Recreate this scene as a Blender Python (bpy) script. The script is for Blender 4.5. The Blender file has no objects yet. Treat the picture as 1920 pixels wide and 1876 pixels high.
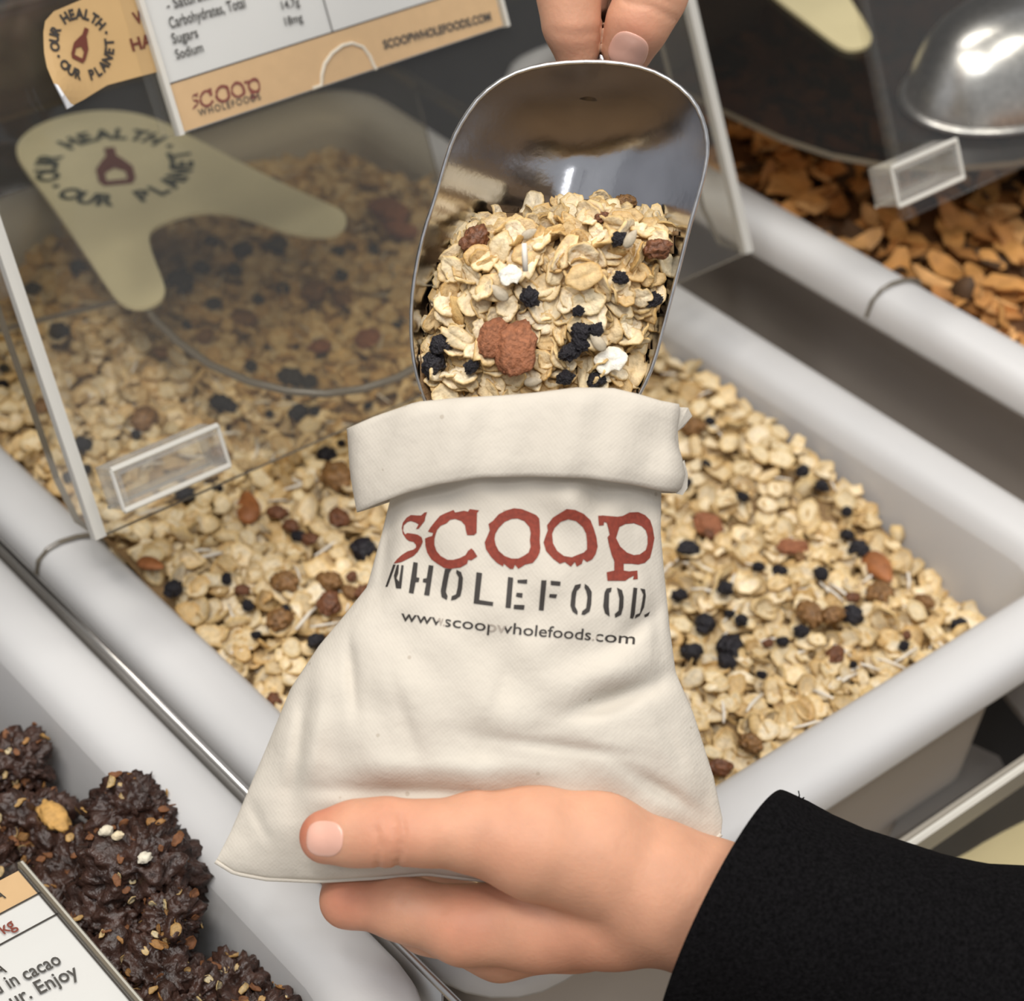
import bpy, bmesh, math, random
import numpy as np
from mathutils import Matrix, Vector, noise
from mathutils.geometry import tessellate_polygon

# ------------------------------------------------------------------ camera
F = 4000.0                                   # focal length in pixels of a 1920 x 1876 frame
_X = np.array([5840, 2838, -4000.0]); _X /= np.linalg.norm(_X)
_Y = np.array([-4360, 3333, -4000.0]); _Y -= _X * (_X @ _Y); _Y /= np.linalg.norm(_Y)
_Z = np.cross(_X, _Y)
M = np.array([_X, _Y, _Z])                   # camera axes -> world axes
def _ray(px, py): return M @ np.array([(px - 960) / F, (938 - py) / F, -1.0])
CAM = -_ray(850, 1200) * 0.78                # world origin lies on the bin rims
scene = bpy.context.scene
cam_d = bpy.data.cameras.new('camera'); cam = bpy.data.objects.new('camera', cam_d)
scene.collection.objects.link(cam); scene.camera = cam
cam_d.sensor_width = 36; cam_d.sensor_fit = 'HORIZONTAL'; cam_d.lens = F / 1920 * 36
cam_d.clip_start = 0.01; cam_d.clip_end = 20
mw = Matrix([list(M[i]) + [CAM[i]] for i in range(3)] + [[0, 0, 0, 1]])
cam.matrix_world = mw
cam_d.dof.use_dof = True; cam_d.dof.focus_distance = 0.635; cam_d.dof.aperture_fstop = 13

# ------------------------------------------------------------------ world and lamps
w = bpy.data.worlds.new('world'); scene.world = w; w.use_nodes = True
w.node_tree.nodes['Background'].inputs[0].default_value = (0.93, 0.95, 1.0, 1)
w.node_tree.nodes['Background'].inputs[1].default_value = 0.38
def area(name, loc, target, sx, sy, power, col):
    d = bpy.data.lights.new(name, 'AREA'); d.shape = 'RECTANGLE'; d.size = sx; d.size_y = sy
    d.energy = power; d.color = col
    o = bpy.data.objects.new(name, d); scene.collection.objects.link(o); o.location = loc
    o.rotation_euler = (Vector(target) - Vector(loc)).to_track_quat('-Z', 'Y').to_euler()
    return o
area('ceiling_lamp', (-0.9, -0.2, 2.1), (0, 0, 0), 1.3, 0.35, 26, (1.0, 0.95, 0.88))
area('ceiling_lamp', (0.5, -0.9, 2.2), (0, 0, 0), 1.3, 0.35, 20, (1.0, 0.96, 0.9))
area('ceiling_lamp', (0.3, 0.7, 2.2), (0, 0, 0), 1.3, 0.35, 15, (1.0, 0.95, 0.88))
area('spot_lamp', (-1.25, -1.35, 2.1), (0, 0, 0), 0.20, 0.20, 5, (0.97, 0.98, 1.0))
area('spot_lamp', (-0.75, -1.35, 2.1), (0, 0, 0), 0.36, 0.10, 6, (0.97, 0.98, 1.0))
area('spot_lamp', (-0.95, -0.85, 2.1), (0, 0, 0), 0.14, 0.14, 4, (0.97, 0.98, 1.0))
area('spot_lamp', (-1.6, -0.9, 2.1), (0, 0, 0), 0.16, 0.16, 4, (0.97, 0.98, 1.0))
vs = scene.view_settings
vs.view_transform = 'Standard'; vs.look = 'None'; vs.gamma = 1; vs.use_curve_mapping = False
vs.exposure = 0.0
scene.cycles.max_bounces = 10; scene.cycles.transparent_max_bounces = 16
scene.cycles.caustics_reflective = False; scene.cycles.caustics_refractive = False

R = random.Random(7); NR = np.random.default_rng(11)

# ------------------------------------------------------------------ unprojection helpers
def W(px, py, d): return CAM + _ray(px, py) * d
def Wv(p): p = np.asarray(p, float); 
def Warr(px, py, d):
    px = np.asarray(px, float); py = np.asarray(py, float); d = np.asarray(d, float)
    c = np.stack([(px - 960) / F * d, (938 - py) / F * d, -d], -1)
    return c @ M.T + CAM
def hit_plane(px, py, p0, n):
    r = _ray(px, py); return CAM + r * (((np.array(p0) - CAM) @ np.array(n)) / (r @ np.array(n)))
def hit_z(px, py, z=0.0): return hit_plane(px, py, (0, 0, z), (0, 0, 1))

# ------------------------------------------------------------------ materials
def srgb(r, g, b):
    f = lambda c: (c / 255 / 12.92) if c / 255 <= 0.04045 else ((c / 255 + 0.055) / 1.055) ** 2.4
    return (f(r), f(g), f(b), 1)
def mat(name, col, rough=0.5, metal=0.0, sss=0.0, spec=0.5, noise_amt=0.0, noise_scale=50, bump=0.0, bump_scale=200,
        attr=False, translucent=0.0, sss_rad=(0.01, 0.004, 0.002), coat=0.0, wave=0.0):
    m = bpy.data.materials.new(name); m.use_nodes = True
    nt = m.node_tree; b = nt.nodes['Principled BSDF']
    b.inputs['Base Color'].default_value = col; b.inputs['Roughness'].default_value = rough
    b.inputs['Metallic'].default_value = metal; b.inputs['Specular IOR Level'].default_value = spec
    b.inputs['Coat Weight'].default_value = coat
    if sss:
        b.inputs['Subsurface Weight'].default_value = sss; b.inputs['Subsurface Radius'].default_value = sss_rad
        b.inputs['Subsurface Scale'].default_value = 1.0
    tc = nt.nodes.new('ShaderNodeTexCoord')
    src = None
    if attr:
        a = nt.nodes.new('ShaderNodeAttribute'); a.attribute_name = 'tint'; src = a.outputs['Color']
    if noise_amt:
        n = nt.nodes.new('ShaderNodeTexNoise'); n.inputs['Scale'].default_value = noise_scale; n.inputs['Detail'].default_value = 5
        nt.links.new(tc.outputs['Object'], n.inputs['Vector'])
        mr = nt.nodes.new('ShaderNodeMapRange'); mr.inputs[1].default_value = 0.3; mr.inputs[2].default_value = 0.7
        mr.inputs[3].default_value = 1 - noise_amt; mr.inputs[4].default_value = 1 + noise_amt * 0.4
        nt.links.new(n.outputs['Fac'], mr.inputs[0])
        mx = nt.nodes.new('ShaderNodeMix'); mx.data_type = 'RGBA'; mx.blend_type = 'MULTIPLY'; mx.inputs[0].default_value = 1
        mx.inputs[6].default_value = col
        if src: nt.links.new(src, mx.inputs[6])
        nt.links.new(mr.outputs[0], mx.inputs[7]); src = mx.outputs[2]
    if src: nt.links.new(src, b.inputs['Base Color'])
    if bump:
        n = nt.nodes.new('ShaderNodeTexNoise'); n.inputs['Scale'].default_value = bump_scale; n.inputs['Detail'].default_value = 4
        nt.links.new(tc.outputs['Object'], n.inputs['Vector'])
        bp = nt.nodes.new('ShaderNodeBump'); bp.inputs['Strength'].default_value = bump; bp.inputs['Distance'].default_value = 0.001
        nt.links.new(n.outputs['Fac'], bp.inputs['Height']); nt.links.new(bp.outputs[0], b.inputs['Normal'])
    if translucent:
        t = nt.nodes.new('ShaderNodeBsdfTranslucent'); t.inputs[0].default_value = col
        ms = nt.nodes.new('ShaderNodeMixShader'); ms.inputs[0].default_value = translucent
        out = nt.nodes['Material Output']
        nt.links.new(b.outputs[0], ms.inputs[1]); nt.links.new(t.outputs[0], ms.inputs[2]); nt.links.new(ms.outputs[0], out.inputs[0])
    return m
def clear_mat(name, tint, rough=0.02, base_fac=0.03, haze=0.0):
    m = bpy.data.materials.new(name); m.use_nodes = True; nt = m.node_tree; nt.nodes.clear()
    out = nt.nodes.new('ShaderNodeOutputMaterial'); tr = nt.nodes.new('ShaderNodeBsdfTransparent'); tr.inputs[0].default_value = tint
    gl = nt.nodes.new('ShaderNodeBsdfGlossy'); gl.inputs['Roughness'].default_value = rough; gl.inputs[0].default_value = (1, 1, 1, 1)
    lw = nt.nodes.new('ShaderNodeLayerWeight'); lw.inputs[0].default_value = 0.5
    pw = nt.nodes.new('ShaderNodeMath'); pw.operation = 'POWER'; pw.inputs[1].default_value = 5; nt.links.new(lw.outputs['Facing'], pw.inputs[0])
    fr = nt.nodes.new('ShaderNodeMath'); fr.operation = 'MULTIPLY_ADD'; fr.inputs[1].default_value = 0.9; fr.inputs[2].default_value = base_fac; nt.links.new(pw.outputs[0], fr.inputs[0])
    ms = nt.nodes.new('ShaderNodeMixShader'); nt.links.new(fr.outputs[0], ms.inputs[0])
    nt.links.new(tr.outputs[0], ms.inputs[1]); nt.links.new(gl.outputs[0], ms.inputs[2])
    last = ms.outputs[0]
    if haze:
        df = nt.nodes.new('ShaderNodeBsdfDiffuse'); df.inputs[0].default_value = (0.8, 0.78, 0.74, 1)
        m2 = nt.nodes.new('ShaderNodeMixShader'); m2.inputs[0].default_value = haze
        nt.links.new(last, m2.inputs[1]); nt.links.new(df.outputs[0], m2.inputs[2]); last = m2.outputs[0]
    nt.links.new(last, out.inputs[0]); return m

MT = {}
MT['tub'] = mat('frosted_plastic', (0.86, 0.86, 0.86, 1), rough=0.36, noise_amt=0.04, noise_scale=9, bump=0.05, bump_scale=900, translucent=0.35)
MT['tub_wall'] = mat('frosted_plastic_wall', (0.80, 0.72, 0.64, 1), rough=0.45, noise_amt=0.08, noise_scale=9, translucent=0.4)  # warm tint painted in for contents glowing through the translucent wall
MT['clear'] = clear_mat('clear_acrylic', (0.975, 0.97, 0.95, 1), haze=0.012)
MT['clear_dim'] = clear_mat('tinted_acrylic', (0.86, 0.82, 0.73, 1), rough=0.05, haze=0.012)
MT['pull'] = clear_mat('moulded_acrylic', (0.93, 0.92, 0.90, 1), rough=0.08, haze=0.16)
MT['shade_tint'] = clear_mat('shade_tinted_acrylic', (0.38, 0.32, 0.26, 1), rough=0.25, base_fac=0.02, haze=0.012)  # dark tint puts the shade under the upper-right lid into the plate
MT['edge'] = mat('acrylic_edge', (0.86, 0.84, 0.78, 1), rough=0.3, translucent=0.4)
MT['edge_dark'] = mat('acrylic_edge_dark', (0.16, 0.135, 0.10, 1), rough=0.25)
MT['metal'] = mat('polished_aluminium', (0.72, 0.72, 0.74, 1), rough=0.19, metal=1, bump=0.05, bump_scale=500, noise_amt=0.12, noise_scale=60)
MT['metal_rim'] = mat('aluminium_edge', (0.72, 0.71, 0.70, 1), rough=0.3, metal=1, noise_amt=0.2, noise_scale=300)
MT['steel'] = mat('steel_rail', (0.62, 0.60, 0.57, 1), rough=0.28, metal=1)
MT['dark'] = mat('dark_rack', (0.035, 0.031, 0.028, 1), rough=0.6, noise_amt=0.2)
MT['black'] = mat('black_plastic', (0.012, 0.012, 0.013, 1), rough=0.45)
MT['fascia'] = mat('grey_fascia', (0.115, 0.10, 0.088, 1), rough=0.5, noise_amt=0.1, noise_scale=12)
MT['greymetal'] = mat('grey_shelf_metal', (0.30, 0.29, 0.28, 1), rough=0.35, metal=0.6)
MT['oat'] = mat('oat', (0.8, 0.66, 0.45, 1), rough=0.75, attr=True, noise_amt=0.22, noise_scale=700, bump=0.5, bump_scale=900, spec=0.25, translucent=0.0)
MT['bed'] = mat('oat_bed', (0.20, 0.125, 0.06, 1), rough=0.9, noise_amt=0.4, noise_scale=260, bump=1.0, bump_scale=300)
MT['currant'] = mat('currant', (0.016, 0.013, 0.018, 1), rough=0.42, noise_amt=0.5, noise_scale=900, bump=1.0, bump_scale=1400, coat=0.0)
MT['raisin'] = mat('raisin', (0.20, 0.075, 0.03, 1), rough=0.5, noise_amt=0.55, noise_scale=700, bump=1.0, bump_scale=700)
MT['sultana'] = mat('sultana', (0.27, 0.135, 0.045, 1), rough=0.5, noise_amt=0.5, noise_scale=700, bump=1.0, bump_scale=700)
MT['date'] = mat('sugared_date', (0.36, 0.135, 0.06, 1), rough=0.75, noise_amt=0.4, noise_scale=1300, bump=1.0, bump_scale=1500)
MT['almond'] = mat('almond', (0.36, 0.13, 0.04, 1), rough=0.55, noise_amt=0.4, noise_scale=500, bump=0.6, bump_scale=500)
MT['kernel'] = mat('sunflower_kernel', (0.50, 0.42, 0.30, 1), rough=0.5, noise_amt=0.25, noise_scale=400)
MT['coconut'] = mat('coconut', (0.80, 0.74, 0.64, 1), rough=0.6)
MT['cacao'] = mat('cacao_cluster', (0.055, 0.026, 0.018, 1), rough=0.38, noise_amt=0.6, noise_scale=160, bump=1.0, bump_scale=420)
MT['flake_brown'] = mat('brown_shards', (0.42, 0.19, 0.05, 1), rough=0.7, attr=True, noise_amt=0.3, noise_scale=120)
MT['brown_bed'] = mat('brown_bed', (0.16, 0.065, 0.02, 1), rough=0.9, noise_amt=0.4, noise_scale=90)
MT['cream'] = mat('cream_card', (0.80, 0.70, 0.42, 1), rough=0.55, noise_amt=0.05, translucent=0.15)
MT['tag'] = mat('orange_tan_tag', (0.53, 0.345, 0.155, 1), rough=0.45, noise_amt=0.08, noise_scale=40)
MT['paper'] = mat('white_paper', (0.74, 0.75, 0.78, 1), rough=0.6)
MT['tan'] = mat('tan_print', (0.72, 0.48, 0.26, 1), rough=0.6, noise_amt=0.05, noise_scale=200)
MT['ink'] = mat('black_ink', (0.03, 0.024, 0.02, 1), rough=0.7)
MT['ink_soft'] = mat('grey_ink', (0.05, 0.047, 0.045, 1), rough=0.7)
MT['ink_faint'] = mat('faded_ink', (0.36, 0.31, 0.26, 1), rough=0.8)
MT['ink_green'] = mat('green_black_ink', (0.035, 0.04, 0.02, 1), rough=0.7)
MT['red'] = mat('red_ink', (0.235, 0.038, 0.020, 1), rough=0.8, noise_amt=0.25, noise_scale=900)
MT['redbrown'] = mat('red_brown_ink', (0.12, 0.025, 0.012, 1), rough=0.7)
MT['skin'] = mat('skin', (0.7, 0.4, 0.3, 1), rough=0.55, attr=True, sss=0.25, sss_rad=(0.006, 0.002, 0.001), noise_amt=0.09, noise_scale=110, bump=0.14, bump_scale=800, spec=0.35)
MT['nail'] = mat('nail', (0.74, 0.415, 0.32, 1), rough=0.25, noise_amt=0.06, noise_scale=90)
MT['sleeve'] = mat('black_jersey', (0.0065, 0.006, 0.0065, 1), rough=1.0, noise_amt=0.6, noise_scale=900, bump=0.6, bump_scale=1500, spec=0.05)
MT['lint'] = mat('white_lint', (0.6, 0.6, 0.6, 1), rough=0.9)
# cotton: fine weave in two directions plus slubs and specks
def cotton():
    m = mat('unbleached_cotton', (0.67, 0.615, 0.53, 1), rough=0.92, noise_amt=0.05, noise_scale=26, spec=0.15, translucent=0.12)
    nt = m.node_tree; b = nt.nodes['Principled BSDF']; tc = nt.nodes.new('ShaderNodeTexCoord')
    mp = nt.nodes.new('ShaderNodeMapping'); mp.inputs['Rotation'].default_value = (0.9, 0.2, 0.7)
    nt.links.new(tc.outputs['Object'], mp.inputs[0])
    acc = None
    for d in ('X', 'Y', 'Z'):
        wv = nt.nodes.new('ShaderNodeTexWave'); wv.bands_direction = d; wv.inputs['Scale'].default_value = 330
        wv.inputs['Distortion'].default_value = 1.5; nt.links.new(mp.outputs[0], wv.inputs[0])
        if acc is None: acc = wv.outputs['Fac']
        else:
            ad = nt.nodes.new('ShaderNodeMath'); ad.operation = 'ADD'; nt.links.new(acc, ad.inputs[0]); nt.links.new(wv.outputs['Fac'], ad.inputs[1]); acc = ad.outputs[0]
    n = nt.nodes.new('ShaderNodeTexNoise'); n.inputs['Scale'].default_value = 60; n.inputs['Detail'].default_value = 6
    nt.links.new(tc.outputs['Object'], n.inputs['Vector'])
    bp = nt.nodes.new('ShaderNodeBump'); bp.inputs['Strength'].default_value = 0.07; bp.inputs['Distance'].default_value = 0.0004
    nt.links.new(acc, bp.inputs['Height'])
    bp2 = nt.nodes.new('ShaderNodeBump'); bp2.inputs['Strength'].default_value = 0.35; bp2.inputs['Distance'].default_value = 0.004
    nt.links.new(n.outputs['Fac'], bp2.inputs['Height']); nt.links.new(bp.outputs[0], bp2.inputs['Normal'])
    nt.links.new(bp2.outputs[0], b.inputs['Normal'])
    # specks of seed husk
    v = nt.nodes.new('ShaderNodeTexVoronoi'); v.inputs['Scale'].default_value = 95; nt.links.new(tc.outputs['Object'], v.inputs['Vector'])
    lt = nt.nodes.new('ShaderNodeMath'); lt.operation = 'LESS_THAN'; lt.inputs[1].default_value = 0.06; nt.links.new(v.outputs['Distance'], lt.inputs[0])
    ml = nt.nodes.new('ShaderNodeMath'); ml.operation = 'MULTIPLY'; ml.inputs[1].default_value = 0.35; nt.links.new(lt.outputs[0], ml.inputs[0])
    mx = nt.nodes.new('ShaderNodeMix'); mx.data_type = 'RGBA'; nt.links.new(ml.outputs[0], mx.inputs[0])
    old = b.inputs['Base Color'].links[0].from_socket; nt.links.new(old, mx.inputs[6]); mx.inputs[7].default_value = (0.3, 0.22, 0.14, 1)
    nt.links.new(mx.outputs[2], b.inputs['Base Color'])
    return m
MT['cotton'] = cotton()

# ------------------------------------------------------------------ object helpers
col = scene.collection
def tag(o, label=None, cat=None, group=None, kind=None):
    if label: o['label'] = label
    if cat: o['category'] = cat
    if group: o['group'] = group
    if kind: o['kind'] = kind
    return o
def empty(name, loc, label, cat, group=None):
    o = bpy.data.objects.new(name, None); o.empty_display_size = 0.02; o.location = [float(v) for v in loc]; col.objects.link(o)
    return tag(o, label, cat, group)
def mesh_np(name, V, T, smooth=True, tint=None, mats=None, midx=None):
    V = np.asarray(V, np.float32); T = np.asarray(T, np.int32)
    me = bpy.data.meshes.new(name); k = T.shape[1]
    me.vertices.add(len(V)); me.vertices.foreach_set('co', V.ravel())
    me.loops.add(T.size); me.loops.foreach_set('vertex_index', T.ravel())
    me.polygons.add(len(T)); me.polygons.foreach_set('loop_start', np.arange(0, T.size, k, dtype=np.int32))
    me.polygons.foreach_set('use_smooth', np.full(len(T), smooth))
    if tint is not None:
        a = me.color_attributes.new('tint', 'FLOAT_COLOR', 'POINT'); a.data.foreach_set('color', np.asarray(tint, np.float32).ravel())
    for m in (mats or []): me.materials.append(m)
    if midx is not None: me.polygons.foreach_set('material_index', np.asarray(midx, np.int32))
    me.update(calc_edges=True); me.validate()
    return me
def mesh_py(name, V, Fc, mats, smooth=False, midx=None):
    me = bpy.data.meshes.new(name); me.from_pydata([tuple(float(c) for c in v) for v in V], [], [tuple(int(i) for i in f) for f in Fc])
    for m in mats: me.materials.append(m)
    if smooth: me.polygons.foreach_set('use_smooth', [True] * len(me.polygons))
    if midx: me.polygons.foreach_set('material_index', midx)
    me.update(); return me
def link(name, me, parent=None):
    o = bpy.data.objects.new(name, me); col.objects.link(o)
    if parent is not None:
        o.parent = parent; o.matrix_parent_inverse = Matrix.Translation(parent.location).inverted() if parent.rotation_euler == Matrix().to_euler() else parent.matrix_world.inverted()
    return o
def recenter(o):
    """put a top-level mesh object's origin at its own centre"""
    me = o.data; n = len(me.vertices); a = np.empty(n * 3, np.float32); me.vertices.foreach_get('co', a); a = a.reshape(-1, 3)
    c = a.mean(0); a -= c; me.vertices.foreach_set('co', a.ravel()); me.update(); o.location = [float(v) for v in c]; return o
def fix_normals(me):
    bm = bmesh.new(); bm.from_mesh(me); bmesh.ops.recalc_face_normals(bm, faces=bm.faces); bm.to_mesh(me); bm.free(); return me
def loft(rings, closed=True, cap0=False, cap1=False):
    n = len(rings[0]); V = [p for r in rings for p in r]; Fc = []
    for i in range(len(rings) - 1):
        for j in range(n if closed else n - 1):
            a = i * n + j; b = i * n + (j + 1) % n; Fc.append((a, b, b + n, a + n))
    if cap0: Fc.append(tuple(range(n))[::-1])
    if cap1: Fc.append(tuple(range((len(rings) - 1) * n, len(rings) * n)))
    return V, Fc
def tube(pts, r, seg=8, cap=True):
    rings = []; pts = [np.array(p, float) for p in pts]
    rr = r if hasattr(r, '__len__') else [r] * len(pts)
    for i, p in enumerate(pts):
        d = pts[min(i + 1, len(pts) - 1)] - pts[max(i - 1, 0)]; d /= np.linalg.norm(d)
        a = np.cross(d, [0.31, 0.2, 0.93]); a /= np.linalg.norm(a); b = np.cross(d, a)
        rings.append([p + rr[i] * (a * math.cos(t) + b * math.sin(t)) for t in [2 * math.pi * k / seg for k in range(seg)]])
    return loft(rings, True, cap, cap)
class MB:
    def __init__(s): s.V = []; s.F = []; s.mi = []
    def add(s, V, Fc, mi=0):
        o = len(s.V); s.V += [np.array(v, float) for v in V]; s.F += [tuple(i + o for i in f) for f in Fc]; s.mi += [mi] * len(Fc); return s
    def box(s, lo, hi, mi=0):
        x0, y0, z0 = lo; x1, y1, z1 = hi
        V = [(x0, y0, z0), (x1, y0, z0), (x1, y1, z0), (x0, y1, z0), (x0, y0, z1), (x1, y0, z1), (x1, y1, z1), (x0, y1, z1)]
        return s.add(V, [(0, 3, 2, 1), (4, 5, 6, 7), (0, 1, 5, 4), (1, 2, 6, 5), (2, 3, 7, 6), (3, 0, 4, 7)], mi)
    def tube(s, pts, r, mi=0, seg=8): V, Fc = tube(pts, r, seg); return s.add(V, Fc, mi)
    def mesh(s, name, mats, smooth=False):
        me = mesh_py(name, s.V, s.F, mats, smooth, s.mi); return fix_normals(me)
def bevel(me, w, seg=2):
    bm = bmesh.new(); bm.from_mesh(me)
    bmesh.ops.bevel(bm, geom=[e for e in bm.edges if e.calc_face_angle(0) > 0.5], offset=w, segments=seg, affect='EDGES', profile=0.5)
    bm.to_mesh(me); bm.free(); return me

class Plane:
    """a real plane in the scene, with axes u (right), v (up) and n (towards the front)"""
    def __init__(s, p0, u, v):
        s.p0 = np.array(p0, float); s.u = np.array(u, float) / np.linalg.norm(u); s.v = np.array(v, float)
        s.v -= s.u * (s.u @ s.v); s.v /= np.linalg.norm(s.v); s.n = np.cross(s.u, s.v)
    def px(s, x, y):
        q = hit_plane(x, y, s.p0, s.n) - s.p0; return (q @ s.u, q @ s.v)
    def P(s, a, b, h=0.0): return s.p0 + s.u * a + s.v * b + s.n * h
    def shift(s, h): return Plane(s.p0 + s.n * h, s.u, s.v)
def slab(name, pl, poly, th, mats, parent=None, edge=True, holes=(), h0=0.0, edge_idx=1):
    """flat plate with real thickness: poly in plane coordinates"""
    polys = [poly] + list(holes)
    flat = [p for q in polys for p in q]
    tris = tessellate_polygon([[Vector((a, b, 0)) for a, b in q] for q in polys])
    n = len(flat)
    V = [pl.P(a, b, h0) for a, b in flat] + [pl.P(a, b, h0 + th) for a, b in flat]
    Fc = [tuple(t) for t in tris] + [tuple(i + n for i in t[::-1]) for t in tris]; mi = [0] * len(Fc); o = 0
    for q in polys:
        k = len(q)
        for i in range(k): Fc.append((o + i, o + (i + 1) % k, o + (i + 1) % k + n, o + i + n)); mi.append(edge_idx if edge else 0)
        o += k
    me = mesh_py(name, V, Fc, mats, False, mi); fix_normals(me)
    return link(name, me, parent)
def text_mesh(s, bold=0.0, spacing=1.0):
    c = bpy.data.curves.new('t', 'FONT'); c.body = s; c.size = 1; c.resolution_u = 3; c.offset = bold; c.space_character = spacing
    o = bpy.data.objects.new('t', c); me = bpy.data.meshes.new_from_object(o)
    V = np.array([v.co[:2] for v in me.vertices]); Fc = [tuple(p.vertices) for p in me.polygons]
    bpy.data.objects.remove(o); bpy.data.curves.remove(c); bpy.data.meshes.remove(me)
    return V, Fc
def text_plane(pl, s, pl_px, pr_px, hpx, m, parent, name='lettering', h=0.0003, bold=0.0, spacing=1.0, depth=0.78):
    V, Fc = text_mesh(s, bold, spacing)
    a = np.array(pl.px(*pl_px)); b = np.array(pl.px(*pr_px)); L = np.linalg.norm(b - a); e = (b - a) / L; f = np.array([-e[1], e[0]])
    x0, x1 = V[:, 0].min(), V[:, 0].max(); sc = L / (x1 - x0); sy = hpx * depth / F / 0.72
    P = [pl.P(*(a + e * (x - x0) * sc + f * y * sy), h) for x, y in V]
    return link(name, mesh_py(name, P, Fc, [m]), parent)
def poly_mesh(name, polys2d, place, m, parent, maxlen=None):
    """polys2d: list of (outer, [holes]); place maps 2d point to 3d"""
    V = []; Fc = []
    for outer, holes in polys2d:
        qs = [outer] + list(holes); flat = [p for q in qs for p in q]
        tris = [tuple(t) for t in tessellate_polygon([[Vector((a, b, 0)) for a, b in q] for q in qs])]
        pts = [tuple(p) for p in flat]
        if maxlen:
            cache = {}
            def mid(i, j):
                k = (min(i, j), max(i, j))
                if k not in cache: pts.append(((pts[i][0] + pts[j][0]) / 2, (pts[i][1] + pts[j][1]) / 2)); cache[k] = len(pts) - 1
                return cache[k]
            for _ in range(14):
                out = []; ch = False
                for t in tris:
                    ls = [math.dist(pts[t[k]], pts[t[(k + 1) % 3]]) for k in range(3)]; k = ls.index(max(ls))
                    if ls[k] > maxlen:
                        a, b, c = t[k], t[(k + 1) % 3], t[(k + 2) % 3]; m_ = mid(a, b); out += [(a, m_, c), (m_, b, c)]; ch = True
                    else: out.append(t)
                tris = out
                if not ch: break
        o = len(V); V += [place(*p) for p in pts]; Fc += [tuple(i + o for i in t) for t in tris]
    return link(name, mesh_py(name, V, Fc, [m]), parent)
def disc(cx, cy, r, n=16, ry=None): return [(cx + r * math.cos(2 * math.pi * k / n), cy + (ry or r) * math.sin(2 * math.pi * k / n)) for k in range(n)]
def seg_poly(x0, y0, x1, y1, wd):
    d = math.dist((x0, y0), (x1, y1)); nx, ny = -(y1 - y0) / d * wd / 2, (x1 - x0) / d * wd / 2
    return [(x0 + nx, y0 + ny), (x1 + nx, y1 + ny), (x1 - nx, y1 - ny), (x0 - nx, y0 - ny)]

# ------------------------------------------------------------------ tubs
def rrect(x0, x1, y0, y1, r, n=6):
    P = []
    for cx, cy, a0 in ((x1 - r, y1 - r, 0), (x0 + r, y1 - r, 90), (x0 + r, y0 + r, 180), (x1 - r, y0 + r, 270)):
        for k in range(n + 1):
            a = math.radians(a0 + 90 * k / n); P.append((cx + r * math.cos(a), cy + r * math.sin(a)))
    return P
def tub(name, label, x0, x1, y0, y1, z, depth=0.19, r=0.032, group=None):
    """frosted storage tub: turned-down rim, tapered wall, floor"""
    root = empty(name, ((x0 + x1) / 2, (y0 + y1) / 2, z - depth), label, 'storage bin', group)
    prof_lip = [(0.0030, -0.017), (0.0008, -0.0165), (0.0, -0.014), (0.0003, -0.008), (0.0018, -0.0035), (0.005, -0.0008), (0.010, 0.0004), (0.017, 0.0), (0.022, -0.0014), (0.0255, -0.0045), (0.0275, -0.010)]
    prof_in = [(0.0275, -0.010), (0.030, -0.026), (0.0335, -0.06), (0.038, -0.11), (0.043, -0.165), (0.047, -depth + 0.008), (0.055, -depth + 0.003)]
    prof_out = [(0.0515, -depth), (0.0425, -depth + 0.006), (0.040, -0.165), (0.035, -0.11), (0.0305, -0.06), (0.0268, -0.026), (0.024, -0.013), (0.020, -0.0045), (0.010, -0.0028), (0.005, -0.004), (0.0030, -0.017)]
    def ring(ins, dz): return [(x, y, z + dz) for x, y in rrect(x0 + ins, x1 - ins, y0 + ins, y1 - ins, max(r - ins * 0.45, 0.01))]
    V, Fc = loft([ring(*p) for p in prof_lip]); me = mesh_py('rim', V, Fc, [MT['tub']], True); fix_normals(me); rim = link('rim', me, root)
    V, Fc = loft([ring(*p) for p in prof_in], True, False, True); mb = MB().add(V, Fc)
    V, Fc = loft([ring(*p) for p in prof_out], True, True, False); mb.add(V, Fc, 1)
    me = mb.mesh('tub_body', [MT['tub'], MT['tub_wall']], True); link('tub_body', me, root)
    return root
BX0, BX1, BY0, BY1 = -0.0945, 0.240, -0.135, 0.385
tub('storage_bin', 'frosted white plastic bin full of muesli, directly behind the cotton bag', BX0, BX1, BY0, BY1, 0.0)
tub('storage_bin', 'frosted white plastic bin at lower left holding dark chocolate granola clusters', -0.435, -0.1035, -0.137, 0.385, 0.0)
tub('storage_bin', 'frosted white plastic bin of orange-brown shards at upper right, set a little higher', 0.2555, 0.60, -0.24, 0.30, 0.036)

# ------------------------------------------------------------------ rack that carries the bins
rack = empty('display_rack', (0.1, 0.1, -0.24), 'dark shop rack carrying the bins, with grey fascia behind and steel rail between bins', 'rack')
mb = MB(); mb.box((-0.5, -0.125, -0.215), (0.75, 0.42, -0.191)); link('shelf_board', mb.mesh('shelf_board', [MT['dark']]), rack)
mb = MB(); mb.box((-0.6, 0.402, 0.028), (0.9, 0.41, 0.083)); link('fascia_board', mb.mesh('fascia_board', [MT['fascia']]), rack)
mb = MB(); mb.box((-0.6, 0.44, -0.215), (0.9, 0.45, 0.8)); link('back_panel', mb.mesh('back_panel', [MT['dark']]), rack)
mb = MB(); mb.box((-0.6, 0.398, 0.0825), (0.9, 0.412, 0.0855)); tag(link('fascia_edge', mb.mesh('fascia_edge', [MT['greymetal']]), rack), 'thin pale grey top edge of the fascia')
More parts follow.
